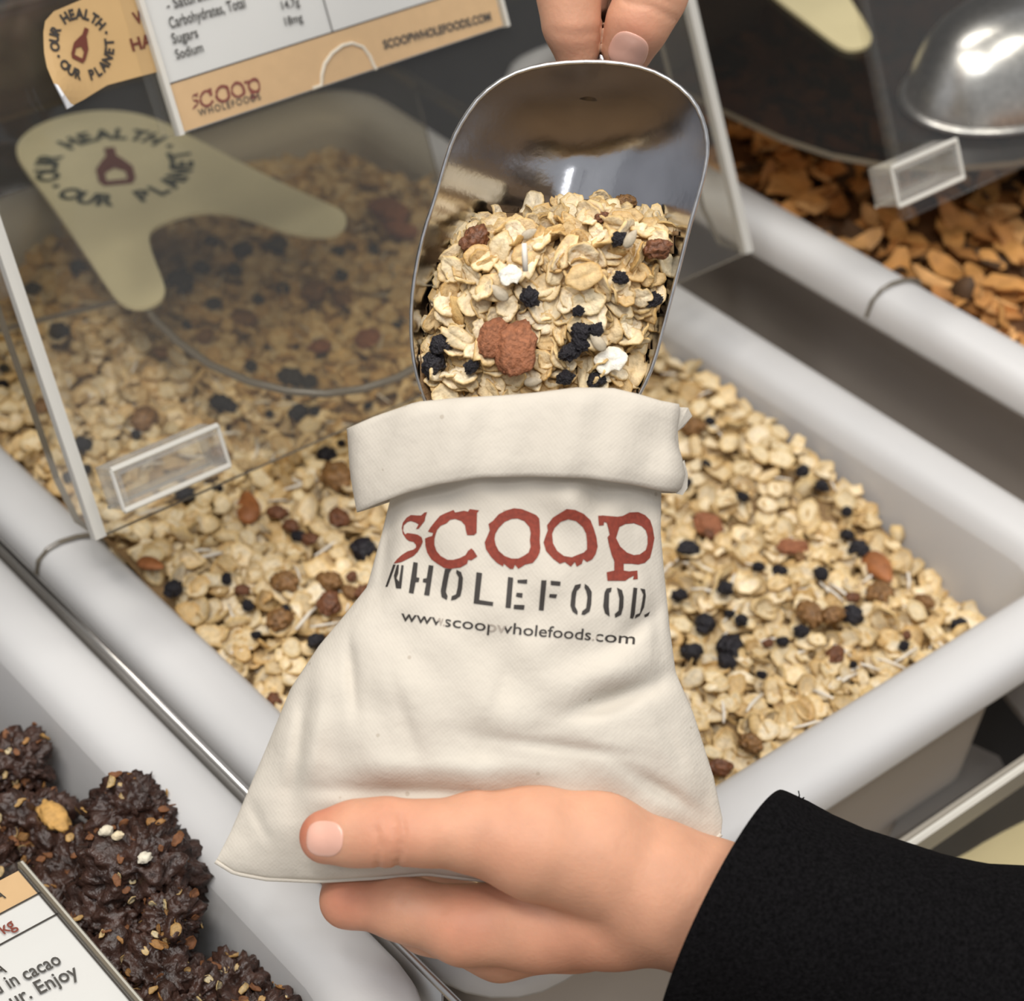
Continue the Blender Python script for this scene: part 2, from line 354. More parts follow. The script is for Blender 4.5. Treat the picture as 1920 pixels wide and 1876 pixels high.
mb = MB(); mb.tube([(-0.1005, -0.13, -0.004), (-0.1005, 0.39, -0.004)], 0.0014, seg=12); mb.box((-0.1011, -0.12, -0.19), (-0.0999, 0.39, -0.005))
tag(link('divider_rail', mb.mesh('divider_rail', [MT['steel']], True), rack), 'thin steel rail')
mb = MB(); mb.box((-0.5, -0.30, -0.36), (0.75, 0.40, -0.35)); link('lower_shelf', mb.mesh('lower_shelf', [MT['fascia']]), rack)
mb = MB(); mb.box((-0.6, 0.21, 0.33), (0.9, 0.44, 0.345)); tag(link('added_shade_board', mb.mesh('added_shade_board', [MT['dark']]), rack), 'added unseen board overhead, which shades the rear of the bins')  # out-of-view board added to keep lamp light off the bin backs
for x in (-0.48, 0.72):
    mb = MB(); mb.box((x, 0.38, -0.9), (x + 0.03, 0.44, 0.8)); link('rack_post', mb.mesh('rack_post', [MT['dark']]), rack)
fl = MB(); fl.box((-3, -3, -0.92), (3, 3, -0.9)); MT['wood'] = mat('wood_floor', (0.42, 0.31, 0.17, 1), rough=0.5, noise_amt=0.2, noise_scale=3)
o = link('floor', fl.mesh('floor', [MT['wood']])); tag(o, kind='structure')

# ------------------------------------------------------------------ flake shapes
def flake_shape(rng, seg=12, L=1.0, Wd=None, curl=0.12, th=0.085):
    Wd = Wd or rng.uniform(0.52, 0.82)
    ang = np.linspace(0, 2 * math.pi, seg, endpoint=False) + rng.uniform(-0.12, 0.12, seg)
    rad = 1 + rng.uniform(-0.16, 0.08, seg)
    if rng.random() < 0.5: rad[rng.integers(seg)] *= 0.72
    sx, sy = L / 2, Wd / 2
    c1, c2, ph = rng.uniform(-curl, curl) * 3, rng.uniform(-0.2, 1) * curl * 1.9, rng.uniform(0, 6)
    def z(x, y, r): return c1 * (x ** 2) * 1.2 + c2 * 3 * y * y + 0.05 * np.sin(8 * x + ph) * r + 0.045 * np.sin(10 * y + ph * 2) * r - 0.07 * np.exp(-(y / 0.06) ** 2) * (np.abs(x) < 0.42)
    top = [(0, 0, th / 2 + z(0.0, 0.0, 0.0))]
    for fr in (0.55, 1.0):
        for a, r in zip(ang, rad):
            x, y = sx * math.cos(a) * r * fr, sy * math.sin(a) * r * fr
            top.append((x, y, z(x, y, fr) + th / 2 * (0.75 if fr == 1 else 1.15)))
    V = np.array(top); edge_t = V[1 + seg:].copy(); edge_b = edge_t.copy(); edge_b[:, 2] -= th * 0.8
    bc = np.array([[0, 0, -th * 0.6 + z(0, 0, 0)]])
    V = np.vstack([V, edge_t, edge_b, bc]); T = []
    for k in range(seg):
        k2 = (k + 1) % seg
        T += [(0, 1 + k, 1 + k2), (1 + k, 1 + seg + k, 1 + seg + k2), (1 + k, 1 + seg + k2, 1 + k2)]
        a, b, c, d = 1 + 2 * seg + k, 1 + 2 * seg + k2, 1 + 3 * seg + k2, 1 + 3 * seg + k
        T += [(a, d, c), (a, c, b), (d, 1 + 4 * seg, c)]
    return V, np.array(T)
def flake_hi(seed):
    rng = np.random.default_rng(seed); seg = 22; fr = [0.3, 0.6, 0.85, 1.0]; Wd = rng.uniform(0.55, 0.82)
    ang = np.linspace(0, 2 * math.pi, seg, endpoint=False) + rng.uniform(-0.06, 0.06, seg)
    ph = rng.uniform(0, 6.28, 6); rad = 1 + 0.06 * np.sin(2 * ang + ph[0]) + 0.06 * np.sin(5 * ang + ph[1]) + rng.uniform(-0.05, 0.03, seg)
    for _ in range(rng.integers(0, 3)): rad[rng.integers(seg)] *= rng.uniform(0.7, 0.85)
    c1, c2 = rng.uniform(-0.35, 0.35), rng.uniform(-0.25, 0.6)
    def z(x, y, r):
        return c1 * x * x + c2 * y * y + r * (0.035 * math.sin(9 * x + ph[2]) + 0.03 * math.sin(12 * y + 5 * x + ph[3]) + 0.02 * math.sin(21 * x - 8 * y + ph[4])) - 0.06 * math.exp(-((y + 0.03 * math.sin(6 * x + ph[5])) / 0.035) ** 2) * (abs(x) < 0.4)
    V = [(0, 0, 0.05 + z(0, 0, 0))]
    for f in fr:
        for a, r in zip(ang, rad):
            x, y = 0.5 * math.cos(a) * r * f, 0.5 * Wd * math.sin(a) * r * f
            V.append((x, y, z(x, y, f) + (0.03 if f == 1 else 0.05)))
    top = len(V)
    for k in range(seg): x, y, q = V[top - seg + k]; V.append((x * 0.985, y * 0.985, q - 0.065))
    V.append((0, 0, -0.035 + z(0, 0, 0))); T = []
    for k in range(seg):
        k2 = (k + 1) % seg; T.append((0, 1 + k, 1 + k2))
        for j in range(len(fr)):
            a, b, c, d = 1 + j * seg + k, 1 + j * seg + k2, 1 + (j + 1) * seg + k2, 1 + (j + 1) * seg + k
            T += [(a, d, c), (a, c, b)]
        T.append((top + k, len(V) - 1, top + k2))
    tint = np.ones((len(V), 4)); tint[1 + 2 * seg:1 + 3 * seg, :3] = (0.97, 0.93, 0.86); tint[1 + 3 * seg:, :3] = (0.84, 0.70, 0.47); tint[0, :3] = (0.93, 0.86, 0.74); tint[1:1 + seg, :3] = (1.03, 1.02, 1.0)
    return np.array(V), np.array(T), tint
OATS = [flake_shape(np.random.default_rng(100 + i), curl=0.2) for i in range(12)]
CHIPS = [flake_shape(np.random.default_rng(300 + i), seg=9, Wd=0.5, curl=0.3, th=0.08) for i in range(6)]
SHRED = []
for i in range(3):
    rg = np.random.default_rng(500 + i); V, Fc = tube([(-.5, 0, 0), (-.2, .02 * i, .03), (.15, .03, .02), (.5, 0, 0)], [.035, .05, .05, .03], 5)
    T = [];
    for f in Fc:
        for k in range(1, len(f) - 1): T.append((f[0], f[k], f[k + 1]))
    SHRED.append((np.array(V), np.array(T)))
def rot_from(n, spin):
    n = n / np.linalg.norm(n, axis=1, keepdims=True)
    h = np.where(np.abs(n[:, 2:3]) < 0.95, np.array([[0, 0, 1.0]]), np.array([[1.0, 0, 0]]))
    a = np.cross(h, n); a /= np.linalg.norm(a, axis=1, keepdims=True); b = np.cross(n, a)
    c, s = np.cos(spin)[:, None], np.sin(spin)[:, None]
    x = a * c + b * s; y = -a * s + b * c
    return np.stack([x, y, n], -1)          # columns
def rand_normals(base, tilt, rng):
    """tilt the base normals by random amounts"""
    k = len(base); v = rng.normal(size=(k, 3)) * np.abs(rng.normal(size=(k, 1))) * tilt
    return base + v
EDGE_T = np.ones((12 * 4 + 2, 4)); EDGE_T[13:49, :3] = (0.86, 0.74, 0.52); EDGE_T[0, :3] = (0.97, 0.93, 0.84)
def scatter_mesh(name, shapes, pos, Rm, size, tints, m):
    Vs, Ts, Cs = [], [], []; off = 0; which = NR.integers(0, len(shapes), len(pos))
    for i, (V, T) in enumerate(shapes):
        idx = np.where(which == i)[0]
        if not len(idx): continue
        P = np.einsum('nij,vj->nvi', Rm[idx], V) * size[idx][:, None, None] + pos[idx][:, None, :]
        k = len(V); Vs.append(P.reshape(-1, 3)); Cs.append(np.repeat(tints[idx], k, 0) * (np.tile(EDGE_T, (len(idx), 1)) if k == 50 else 1))
        Ts.append((T[None] + (np.arange(len(idx)) * k)[:, None, None]).reshape(-1, 3) + off); off += len(idx) * k
    return mesh_np(name, np.vstack(Vs), np.vstack(Ts), True, np.vstack(Cs), [m])
OATCOL = np.array([(0.86, 0.75, 0.56, 1), (0.80, 0.66, 0.45, 1), (0.92, 0.83, 0.68, 1), (0.70, 0.53, 0.31, 1), (0.85, 0.73, 0.53, 1), (0.90, 0.79, 0.61, 1)])
OATCOL[:, :3] *= (1.01, 0.965, 0.86)
def oat_tints(k, rng):
    c = OATCOL[rng.integers(0, len(OATCOL), k)].copy(); c[:, :3] *= rng.uniform(0.85, 1.08, (k, 1)); return c

# ------------------------------------------------------------------ muesli in the middle bin
def mz(x, y):
    """height of the muesli surface in the middle bin"""
    x = np.asarray(x, float); y = np.asarray(y, float)
    base = np.interp(y, [-0.12, -0.06, 0.0, 0.06, 0.12, 0.25, 0.36], [-0.034, -0.031, -0.024, -0.017, -0.014, -0.013, -0.018])
    base = base + 0.006 * np.sin(x * 31 + 1) * np.sin(y * 27 + 0.6) + 0.003 * np.sin(x * 70 + y * 50)
    base = base - 0.006 * np.clip((0.03 - x) / 0.1, 0, 1) * 0
    return base
def bed(name, x0, x1, y0, y1, f, m, parent_label, cat, nx=40, ny=60, drop=0.004, skirt=-0.17):
    xs = np.linspace(x0, x1, nx); ys = np.linspace(y0, y1, ny); X, Y = np.meshgrid(xs, ys, indexing='ij')
    Z = f(X, Y) - drop; V = np.stack([X, Y, Z], -1).reshape(-1, 3); idx = np.arange(nx * ny).reshape(nx, ny)
    Q = np.stack([idx[:-1, :-1], idx[1:, :-1], idx[1:, 1:], idx[:-1, 1:]], -1).reshape(-1, 4)
    return V, Q
mx0, mx1, my0, my1 = BX0 + 0.031, BX1 - 0.032, BY0 + 0.031, BY1 - 0.032
V, Q = bed('b', mx0, mx1, my0, my1, mz, MT['bed'], '', '')
T = np.vstack([Q[:, [0, 1, 2]], Q[:, [0, 2, 3]]])
n = 10500
px_ = NR.uniform(mx0 + 0.003, mx1 - 0.002, n); py_ = NR.uniform(my0 + 0.002, my1 - 0.003, n)
lay = NR.uniform(0, 1, n); pz_ = mz(px_, py_) - 0.0085 + 0.0130 * lay
pos = np.stack([px_, py_, pz_], -1); nb = rand_normals(np.tile([[-0.1, -0.15, 1.0]], (n, 1)), 0.62, NR)
Rm = rot_from(nb, NR.uniform(0, 6.28, n)); size = NR.uniform(0.0078, 0.0132, n)
oats_me = scatter_mesh('muesli_oats', OATS, pos, Rm, size, oat_tints(n, NR), MT['oat'])
bm = bmesh.new(); bm.from_mesh(oats_me)
bedme = mesh_np('bed', V, T, True, np.tile([[0.30, 0.19, 0.09, 1]], (len(V), 1)), [MT['oat']]); bm.from_mesh(bedme); bm.to_mesh(oats_me); bm.free()  # bed coloured dark to paint the shade in gaps between flakes
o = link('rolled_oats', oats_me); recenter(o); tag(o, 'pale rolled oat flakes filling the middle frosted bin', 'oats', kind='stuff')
# shreds of coconut and slivers
n = 260
px_ = NR.uniform(mx0 + 0.006, mx1 - 0.006, n); py_ = NR.uniform(my0 + 0.005, my1 - 0.006, n); pos = np.stack([px_, py_, mz(px_, py_) + 0.0035], -1)
Rm = rot_from(rand_normals(np.tile([[0, 0, 1.0]], (n, 1)), 0.15, NR), NR.uniform(0, 6.28, n))
me = scatter_mesh('coconut', SHRED, pos, Rm, NR.uniform(0.008, 0.016, n), np.tile([[.8, .7, .5, 1]], (n, 1)), MT['coconut'])
o = link('coconut_shreds', me); recenter(o); tag(o, 'thin pale coconut shreds strewn through the muesli in the middle bin', 'coconut', kind='stuff')

# ------------------------------------------------------------------ fruit and nut shapes (shared meshes)
U = 0.004            # shared fruit meshes are modelled at this radius, so textures keep their real size
def lump(name, m, rx, ry, rz, amp=0.18, freq=1.6, seed=0, sub=3, fold=0.0, US=1.0):
    bm = bmesh.new(); bmesh.ops.create_icosphere(bm, subdivisions=sub, radius=1)
    for v in bm.verts:
        p = v.co.copy(); d = noise.noise(p * freq + Vector((seed, 3, 7))) * amp + noise.noise(p * freq * 2.7 + Vector((seed, 9, 1))) * amp * 0.6
        if fold: d -= fold * max(0, math.sin(p.x * 5 + p.y * 9 + noise.noise(p * 2 + Vector((seed, 0, 0))) * 5)) ** 2
        v.co = Vector((p.x * rx, p.y * ry, p.z * rz)) * (1 + d) * US
    me = bpy.data.meshes.new(name); bm.to_mesh(me); bm.free(); me.materials.append(m)
    me.polygons.foreach_set('use_smooth', [True] * len(me.polygons)); return me
def almond_mesh(name, m, seed):
    bm = bmesh.new(); bmesh.ops.create_icosphere(bm, subdivisions=3, radius=1)
    for v in bm.verts:
        p = v.co; t = (p.x + 1) / 2; wdt = 1 - 0.55 * t * t
        v.co = U * Vector((p.x * 1.0, p.y * 0.58 * wdt, p.z * 0.36 * wdt)) * (1 + 0.03 * noise.noise(p * 3 + Vector((seed, 0, 0))) + 0.02 * math.sin(p.y * 30))
    me = bpy.data.meshes.new(name); bm.to_mesh(me); bm.free(); me.materials.append(m)
    me.polygons.foreach_set('use_smooth', [True] * len(me.polygons)); return me
SH = dict(
    currant=[lump('currant', MT['currant'], 1, .82, .72, .30, 1.8, s, 4, 0.22, U) for s in range(5)],
    raisin=[lump('raisin', MT['raisin'], 1, .72, .6, .26, 1.6, 20 + s, 4, 0.18, U) for s in range(4)],
    sultana=[lump('sultana', MT['sultana'], 1, .78, .6, .24, 1.6, 40 + s, 4, 0.18, U) for s in range(4)],
    date=[lump('date_piece', MT['date'], 1, .70, .42, .26, 1.5, 60 + s, 4, 0.04, U) for s in range(3)],
    almond=[almond_mesh('almond', MT['almond'], s) for s in range(2)],
    kernel=[almond_mesh('sunflower_kernel', MT['kernel'], 5 + s) for s in range(2)])
NAMES = dict(currant='dried_currant', raisin='raisin', sultana='sultana', date='date_piece', almond='almond', kernel='sunflower_kernel')
CATS = dict(currant='currant', raisin='raisin', sultana='sultana', date='dried fruit', almond='almond', kernel='seed')
def place_fruit(kind, P, r, ang=0.0, label=None, group=None, up=(0, 0, 1), tilt=0.25, flat=1.0):
    me = R.choice(SH[kind]); o = bpy.data.objects.new(NAMES[kind], me); col.objects.link(o)
    n = np.array([up], float); n = n / np.linalg.norm(n) + NR.normal(size=(1, 3)) * tilt * 0.4
    rm = rot_from(n, np.array([ang]))[0]
    o.matrix_world = Matrix([[rm[i][j] * r / U * (flat if j == 2 else 1) for j in range(3)] + [float(P[i])] for i in range(3)] + [[0, 0, 0, 1]])
    tag(o, label, CATS[kind], group); return o
def bin_hit(px, py):
    z = -0.02
    for _ in range(12):
        p = hit_z(px, py, z); z = float(mz(p[0], p[1])) + 0.0058
    return hit_z(px, py, z)
def zone(px, py, side):
    if side == 'right':
        col_ = 'close beside the bag' if px < 1400 else ('midway to the right wall' if px < 1560 + (py - 1000) * 0.4 else 'near the right wall')
        row_ = 'level with the cuff' if py < 930 else ('level with the red letters' if py < 1075 else ('level with the black lettering' if py < 1180 else 'towards the front rim'))
        return col_ + ', ' + row_
    if side == 'left':
        col_ = 'along the left rim' if (px - 180) * 0.92 + 990 < py + 90 else 'near the bag'
        return col_ + (', below the lid edge' if py < 1000 else (', level with the red letters' if py < 1120 else ', low beside the bag'))
    if side == 'lid':
        return ('between and below the legs of the wishbone card' if 290 < px < 660 and py < 600 else ('in front of the inner shelf' if py > 735 and px > 380 else ('beside the finger pull' if py > 740 else ('left of the wishbone card' if px < 200 else 'near the curved shelf edge'))))
def drop_bin(kind, lst, label, group):
    for it in lst:
        px, py, r = it[:3]; P = bin_hit(px, py); lb = label
        if group: lb = label + ', ' + zone(px, py, 'lid' if 'lid' in group else ('left' if 'left' in group else 'right'))
        if not (mx0 < P[0] < mx1 and my0 < P[1] < my1): continue
        d = float(np.linalg.norm(P - CAM)); place_fruit(kind, P, r * 1.14 * d / F, it[3] if len(it) > 3 else R.uniform(0, 6.3), lb, group if len(lst) > 1 else None)
drop_bin('currant', [(325, 1103, 18), (425, 1085, 11), (347, 926, 17), (612, 852, 18), (535, 1143, 12), (592, 1202, 16), (465, 1135, 12), (408, 915, 9), (700, 845, 11), (640, 830, 8), (560, 1005, 13), (590, 770, 11), (480, 1190, 9)],
         'black currant left of the bag', 'currants left of the bag')
drop_bin('currant', [(682, 1030, 25)], 'large black currant touching the left edge of the cotton bag beside the red S', None)
drop_bin('currant', [(1541, 910, 13), (1505, 882, 13), (1393, 931, 11), (1588, 958, 11), (1588, 1002, 12), (1610, 1028, 18), (1290, 1030, 19), (1462, 1070, 13), (1422, 1062, 11), (1540, 1075, 14), (1360, 1102, 15), (1322, 1168, 21), (1390, 1162, 13), (1368, 1150, 9),
                     (1598, 1152, 20), (1502, 1183, 14), (1297, 1222, 19), (1800, 1170, 14), (1468, 1202, 11), (1275, 1115, 14), (1324, 870, 9), (1330, 790, 11), (1285, 905, 12), (1695, 1210, 10), (1428, 1265, 9), (1600, 1245, 8)],
         'black currant right of the bag', 'currants right of the bag')
drop_bin('currant', [(1368, 1212, 25)], 'largest black currant right of the bag, one of a stuck pair of currants', None)
drop_bin('currant', [(1362, 1240, 17)], 'lower, smaller currant of the stuck pair right of the bag', None)
drop_bin('currant', [(415, 755, 20), (430, 762, 14), (560, 772, 18), (505, 775, 8), (155, 833, 17), (335, 530, 28), (455, 470, 19), (520, 460, 20), (378, 500, 14), (470, 685, 12), (548, 708, 22), (580, 715, 16), (130, 895, 13), (160, 880, 11), (110, 620, 18), (60, 540, 14), (145, 500, 15),
                     (440, 505, 13), (400, 570, 15), (530, 540, 14), (635, 470, 12), (485, 560, 10), (640, 515, 12), (60, 890, 16), (8, 690, 10), (4, 720, 10), (255, 815, 10), (700, 470, 12), (395, 455, 16), (520, 405, 12), (745, 610, 9), (690, 760, 8), (350, 610, 10)],
         'black currant seen through the lid', 'currants under the lid')
drop_bin('raisin', [(680, 1110, 18), (520, 960, 18), (545, 985, 16), (580, 1010, 15), (618, 1130, 26), (455, 1105, 14), (515, 1310, 16), (635, 970, 22), (660, 1080, 12)], 'dark brown raisin left of the bag', 'raisins left of the bag')
drop_bin('sultana', [(632, 892, 33), (535, 1090, 25), (525, 1160, 26), (656, 1110, 16), (618, 1090, 25)], 'plump golden-brown sultana left of the bag', 'sultanas left of the bag')
drop_bin('almond', [(465, 950, 38, 2.6)], 'reddish almond in the oats left of the bag cuff, partly covered by a flake', None)
drop_bin('almond', [(283, 1057, 28, 0.3)], 'reddish almond pushed against the left wall of the bin near the lid corner', None)
drop_bin('sultana', [(1300, 800, 22), (1650, 1112, 27), (1520, 1150, 26), (1562, 1152, 22), (1735, 1128, 18), (1500, 1045, 12)], 'golden-brown sultana right of the bag', 'sultanas right of the bag')
drop_bin('sultana', [(1408, 1392, 22)], 'round golden-brown sultana beside the front rim of the bin, right of the bag', None)
drop_bin('raisin', [(1350, 1438, 22)], 'dark raisin wedged in the corner between bag and front rim', None)
drop_bin('raisin', [(1567, 1226, 20), (1600, 1120, 14), (1440, 1205, 10), (1700, 1190, 10), (1330, 1000, 13)], 'reddish-brown raisin right of the bag', 'raisins right of the bag')
drop_bin('date', [(1328, 985, 30)], 'pinkish sugared date piece among the oats just right of the red P', None)
drop_bin('date', [(1487, 1025, 27)], 'brown chunk of date in the oats midway between the bag and the right wall', None)
drop_bin('almond', [(1648, 1063, 42, 5.9)], 'whole orange-brown almond against the right wall of the bin', None)
drop_bin('date', [(690, 635, 26), (730, 395, 38), (750, 430, 30), (600, 650, 20)], 'reddish date piece seen through the clear lid', 'date pieces under the lid')
drop_bin('sultana', [(270, 785, 27), (410, 850, 20), (455, 600, 28), (590, 545, 26), (385, 630, 16), (510, 350, 26), (640, 560, 20), (80, 760, 18), (300, 660, 14)], 'brown sultana seen through the lid', 'sultanas under the lid')

# ------------------------------------------------------------------ lids
UPV = np.array([0, 0.444, 0.892])
def lid(name, label, x0, x1, y, z, top, em='edge'):
    root = empty(name, ((x0 + x1) / 2, y, z), label, 'lid')
    pl = Plane((x0, y, z), (1, 0, 0), UPV)
    w_ = x1 - x0
    slab('front_panel', pl, [(0, 0), (w_, 0), (w_, top), (0, top)], 0.003, [MT['clear'], MT['edge_dark' if em == 'edge' else 'clear']], root)
    for nm, a in (('left_edge', 0.0), ('right_edge', w_)):
        mb = MB(); V = []
        for b in (0, top):
            for du, dn in ((-0.0022, -0.0005), (0.0022, -0.0005), (0.0022, 0.0035), (-0.0022, 0.0035)): V.append(pl.P(a + du, b, dn))
        mb.add(V, [(0, 1, 2, 3), (4, 7, 6, 5), (0, 4, 5, 1), (1, 5, 6, 2), (2, 6, 7, 3), (3, 7, 4, 0)])
        o = link('panel_edge', mb.mesh(nm, [MT[em]]), root)
        if em == 'edge': tag(o, 'bright polished edge of the clear panel')
    # side flange
    for a, s in (((0.0, 1), (w_, -1)) if em == 'edge' else ((w_, -1),)):
        sp = Plane(pl.P(a, 0, 0), -pl.n, pl.v)
        slab('side_flange', sp, [(0, 0), (0.016, 0.004), (0.022, 0.02), (0.026, top), (0, top)], 0.0025, [MT['clear'], MT['edge_dark']], root)
    # thin collar lying over the rims behind the panel
    return root, pl
p_l = hit_z(170, 995, 0.037); p_r = hit_z(1410, 482, 0.037)
lid1, LP = lid('bin_lid', 'clear acrylic flip lid over the muesli bin, raised behind the metal scoop', float(p_l[0]), float(p_r[0]), 0.0885, 0.037, 0.20)
# finger pull: small clear box stuck low on the panel
def finger_pull(pl, a0, a1, b0, b1, parent):
    mb = MB()
    def bx(u0, u1, v0, v1, n0, n1, mi):
        V = [pl.P(u, v, n) for n in (n0, n1) for u, v in ((u0, v0), (u1, v0), (u1, v1), (u0, v1))]
        mb.add(V, [(0, 3, 2, 1), (4, 5, 6, 7), (0, 1, 5, 4), (1, 2, 6, 5), (2, 3, 7, 6), (3, 0, 4, 7)], mi)
    t = 0.0028
    bx(a0, a1, b0, b0 + t, 0.003, 0.016, 0); bx(a0, a1, b1 - t, b1, 0.003, 0.016, 0)
    bx(a0, a1, b0, b1, 0.0035, 0.005, 0); bx(a0, a0 + t, b0, b1, 0.003, 0.016, 0); bx(a1 - t, a1, b0, b1, 0.003, 0.016, 0)
    e = 0.0011
    for v in (b0, b1): mb.tube([pl.P(a0, v, 0.016), pl.P(a1, v, 0.016)], e, 1, 6)
    for u in (a0, a1): mb.tube([pl.P(u, b0, 0.016), pl.P(u, b1, 0.016)], e * 0.7, 1, 6)
    mb.tube([pl.P(a0, b0, 0.003), pl.P(a1, b0, 0.003)], e * 0.7, 1, 6)
    return tag(link('finger_pull', mb.mesh('finger_pull', [MT['pull'], MT['edge']]), parent), 'small clear box-shaped pull')
a0, b0 = LP.px(196, 950); a1, _ = LP.px(392, 868); _, b1 = LP.px(188, 868)
finger_pull(LP, a0, a1, b0, b1, lid1)
# collar strip across the left rim
def collar(x0, x1, y, z, parent):
    prof = [(0.0, -0.013), (0.0012, -0.005), (0.005, -0.0005), (0.010, 0.0012), (0.017, 0.0010), (0.022, 0.0), (0.0265, -0.003), (0.029, -0.012)]
    for s, xe in ((1, x0), (-1, x1)):
        mb = MB()
        pts = [(xe + s * (a - 0.001), y + 0.006 * (1 - k / 7), z + b + 0.0008) for k, (a, b) in enumerate(prof)]
        mb.tube(pts, 0.0009, 0, 6)
        tag(link('rim_clip', mb.mesh('rim_clip', [MT['edge_dark']]), parent), 'thin dark edge of the clear clip over the rim')
collar(BX0, BX1, 0.130, 0.0, lid1)

# clear inner shelf with a rounded front, under the lid, carrying the wishbone-shaped card
def emblem(pl, c, r, parent, place=None, mirror=False, ink=None, bottle=None, ry=None, rot=0.0, h=0.0004, brot=None):
    ry = ry or r
    cr, sr = math.cos(rot), math.sin(rot)
    def pt(x, y):
        a_, b_ = c[0] + (x * cr - y * sr), c[1] + (x * sr + y * cr) * ry / r
        return pl.P(a_, b_, h(a_, b_) if callable(h) else h)
    V = []; Fc = []
    def add_arc(s, a_mid, span, inward):
        k = len(s)
        for i, ch in enumerate(s):
            if ch == ' ': continue
            t = (i + 0.5) / k - 0.5; a = a_mid - t * span if not inward else a_mid + t * span
            TV, TF = text_mesh(ch, 0.045); w0 = (TV[:, 0].min() + TV[:, 0].max()) / 2; o_ = len(V)
            for x, y in TV:
                x = (x - w0) * r * 0.40; y = (y - 0.36) * r * 0.40 * 1.15
                ex, ey = math.cos(a), math.sin(a); tx, ty = (ey, -ex) if not inward else (-ey, ex)
                ux, uy = (ex, ey) if not inward else (-ex, -ey)
                V.append(pt(ex * r + tx * x + ux * y, ey * r + ty * x + uy * y))
            Fc.extend(tuple(q + o_ for q in f) for f in TF)
    add_arc('OUR HEALTH', math.radians(90), math.radians(158), False)
    add_arc('OUR PLANET', math.radians(-90), math.radians(158), True)
    for a in (0, math.pi):
        o_ = len(V); V.extend(pt(math.cos(a) * r + x, math.sin(a) * r + y) for x, y in disc(0, 0, r * 0.055, 8)); Fc.append(tuple(range(o_, o_ + 8)))
    link('lettering', mesh_py('lettering', V, Fc, [ink or MT['ink']]), parent)
    q = r * 0.5
    bot = [(-.42, -1), (.42, -1), (.55, -.75), (.55, -.1), (.3, .35), (.16, .55), (.16, 1.0), (-.16, 1.0), (-.16, .55), (-.3, .35), (-.55, -.1), (-.55, -.75)]
    hole = [(-.3, -.75), (-.3, -.35), (0, -.12), (.3, -.35), (.3, -.75)]
    br = 0.0 if brot is None else brot - rot; cb, sb = math.cos(br), math.sin(br); pt0 = pt
    def pt(x, y): return pt0(x * cb - y * sb, x * sb + y * cb)
    poly_mesh('bottle_print', [([(x * q, y * q * 1.15) for x, y in bot], [[(x * q, y * q * 1.15) for x, y in hole]])], pt, bottle or MT['redbrown'], parent)
def smooth_poly(P, it=2):
    for _ in range(it):
        Q = []
        for i in range(len(P)):
            a, b = P[i], P[(i + 1) % len(P)]; Q += [(a[0] * .75 + b[0] * .25, a[1] * .75 + b[1] * .25), (a[0] * .25 + b[0] * .75, a[1] * .25 + b[1] * .75)]
        P = Q
    return P
SZ = 0.034
SPl = Plane((0.0, 0.2, SZ), (1, 0, 0), (0, 1, 0))
shelf = empty('inner_shelf', (0.05, 0.22, SZ), 'clear round-fronted inner shelf under the muesli lid', 'shelf')
arc_px = [(262, 560), (290, 602), (335, 645), (395, 688), (470, 720), (540, 737), (610, 742), (680, 733), (745, 712), (800, 680), (850, 635), (885, 585)]
arc = [SPl.px(*p) for p in arc_px]
back = [(0.215, 0.10), (0.215, 0.185), (-0.062, 0.185), (-0.062, 0.03)]
slab('shelf_plate', SPl, smooth_poly(arc, 0) + back, 0.003, [MT['clear_dim'], MT['edge_dark']], shelf)
mb = MB(); mb.tube([SPl.P(a, b, 0.001) for a, b in arc], 0.0017, 0, 8); tag(link('front_lip', mb.mesh('front_lip', [MT['edge_dark']], True), shelf), 'dark rounded front lip')
mb = MB(); mb.box((-0.064, 0.384, SZ), (0.22, 0.387, SZ + 0.05)); mb.box((-0.068, 0.2, SZ), (-0.062, 0.387, SZ + 0.004)); mb.box((0.213, 0.2, SZ), (0.219, 0.387, SZ + 0.004))
link('shelf_bracket', mb.mesh('shelf_bracket', [MT['clear_dim']]), shelf)
WB = [(28, 290), (40, 262), (80, 235), (150, 215), (220, 212), (290, 226), (360, 262), (440, 305), (530, 350), (610, 386), (645, 402), (652, 425), (632, 446), (590, 449), (530, 438), (460, 412), (400, 400), (345, 408), (290, 430), (278, 448), (285, 480), (303, 525), (312, 552), (300, 574), (262, 585), (228, 575), (205, 548), (150, 465), (95, 385), (48, 325)]
def wishbone(pl, poly_px, c_px, name_label, hub=None):
    root = empty('wishbone_card', pl.P(*pl.px(*c_px)), name_label, 'card')
    pts = smooth_poly([pl.px(*p) for p in poly_px], 2)
    slab('card', pl, pts, 0.0018, [MT['cream'], MT['cream']], root)
    return root
SP2 = SPl.shift(0.0032)
wb = wishbone(SP2, WB, (215, 318), 'cream wishbone-shaped card with round bottle emblem under the muesli lid')
EPl = SP2.shift(0.0019); ea, eb = np.array(EPl.px(105, 350)), np.array(EPl.px(318, 275)); ed = eb - ea
emblem(EPl, (ea + eb) / 2, float(np.linalg.norm(ed)) / 2, wb, ink=MT['ink_green'], bottle=MT['redbrown'], rot=math.atan2(ed[1], ed[0]),
       brot=math.atan2(*(np.array(EPl.px(203, 265)) - np.array(EPl.px(224, 350)))[::-1]) - math.pi / 2)

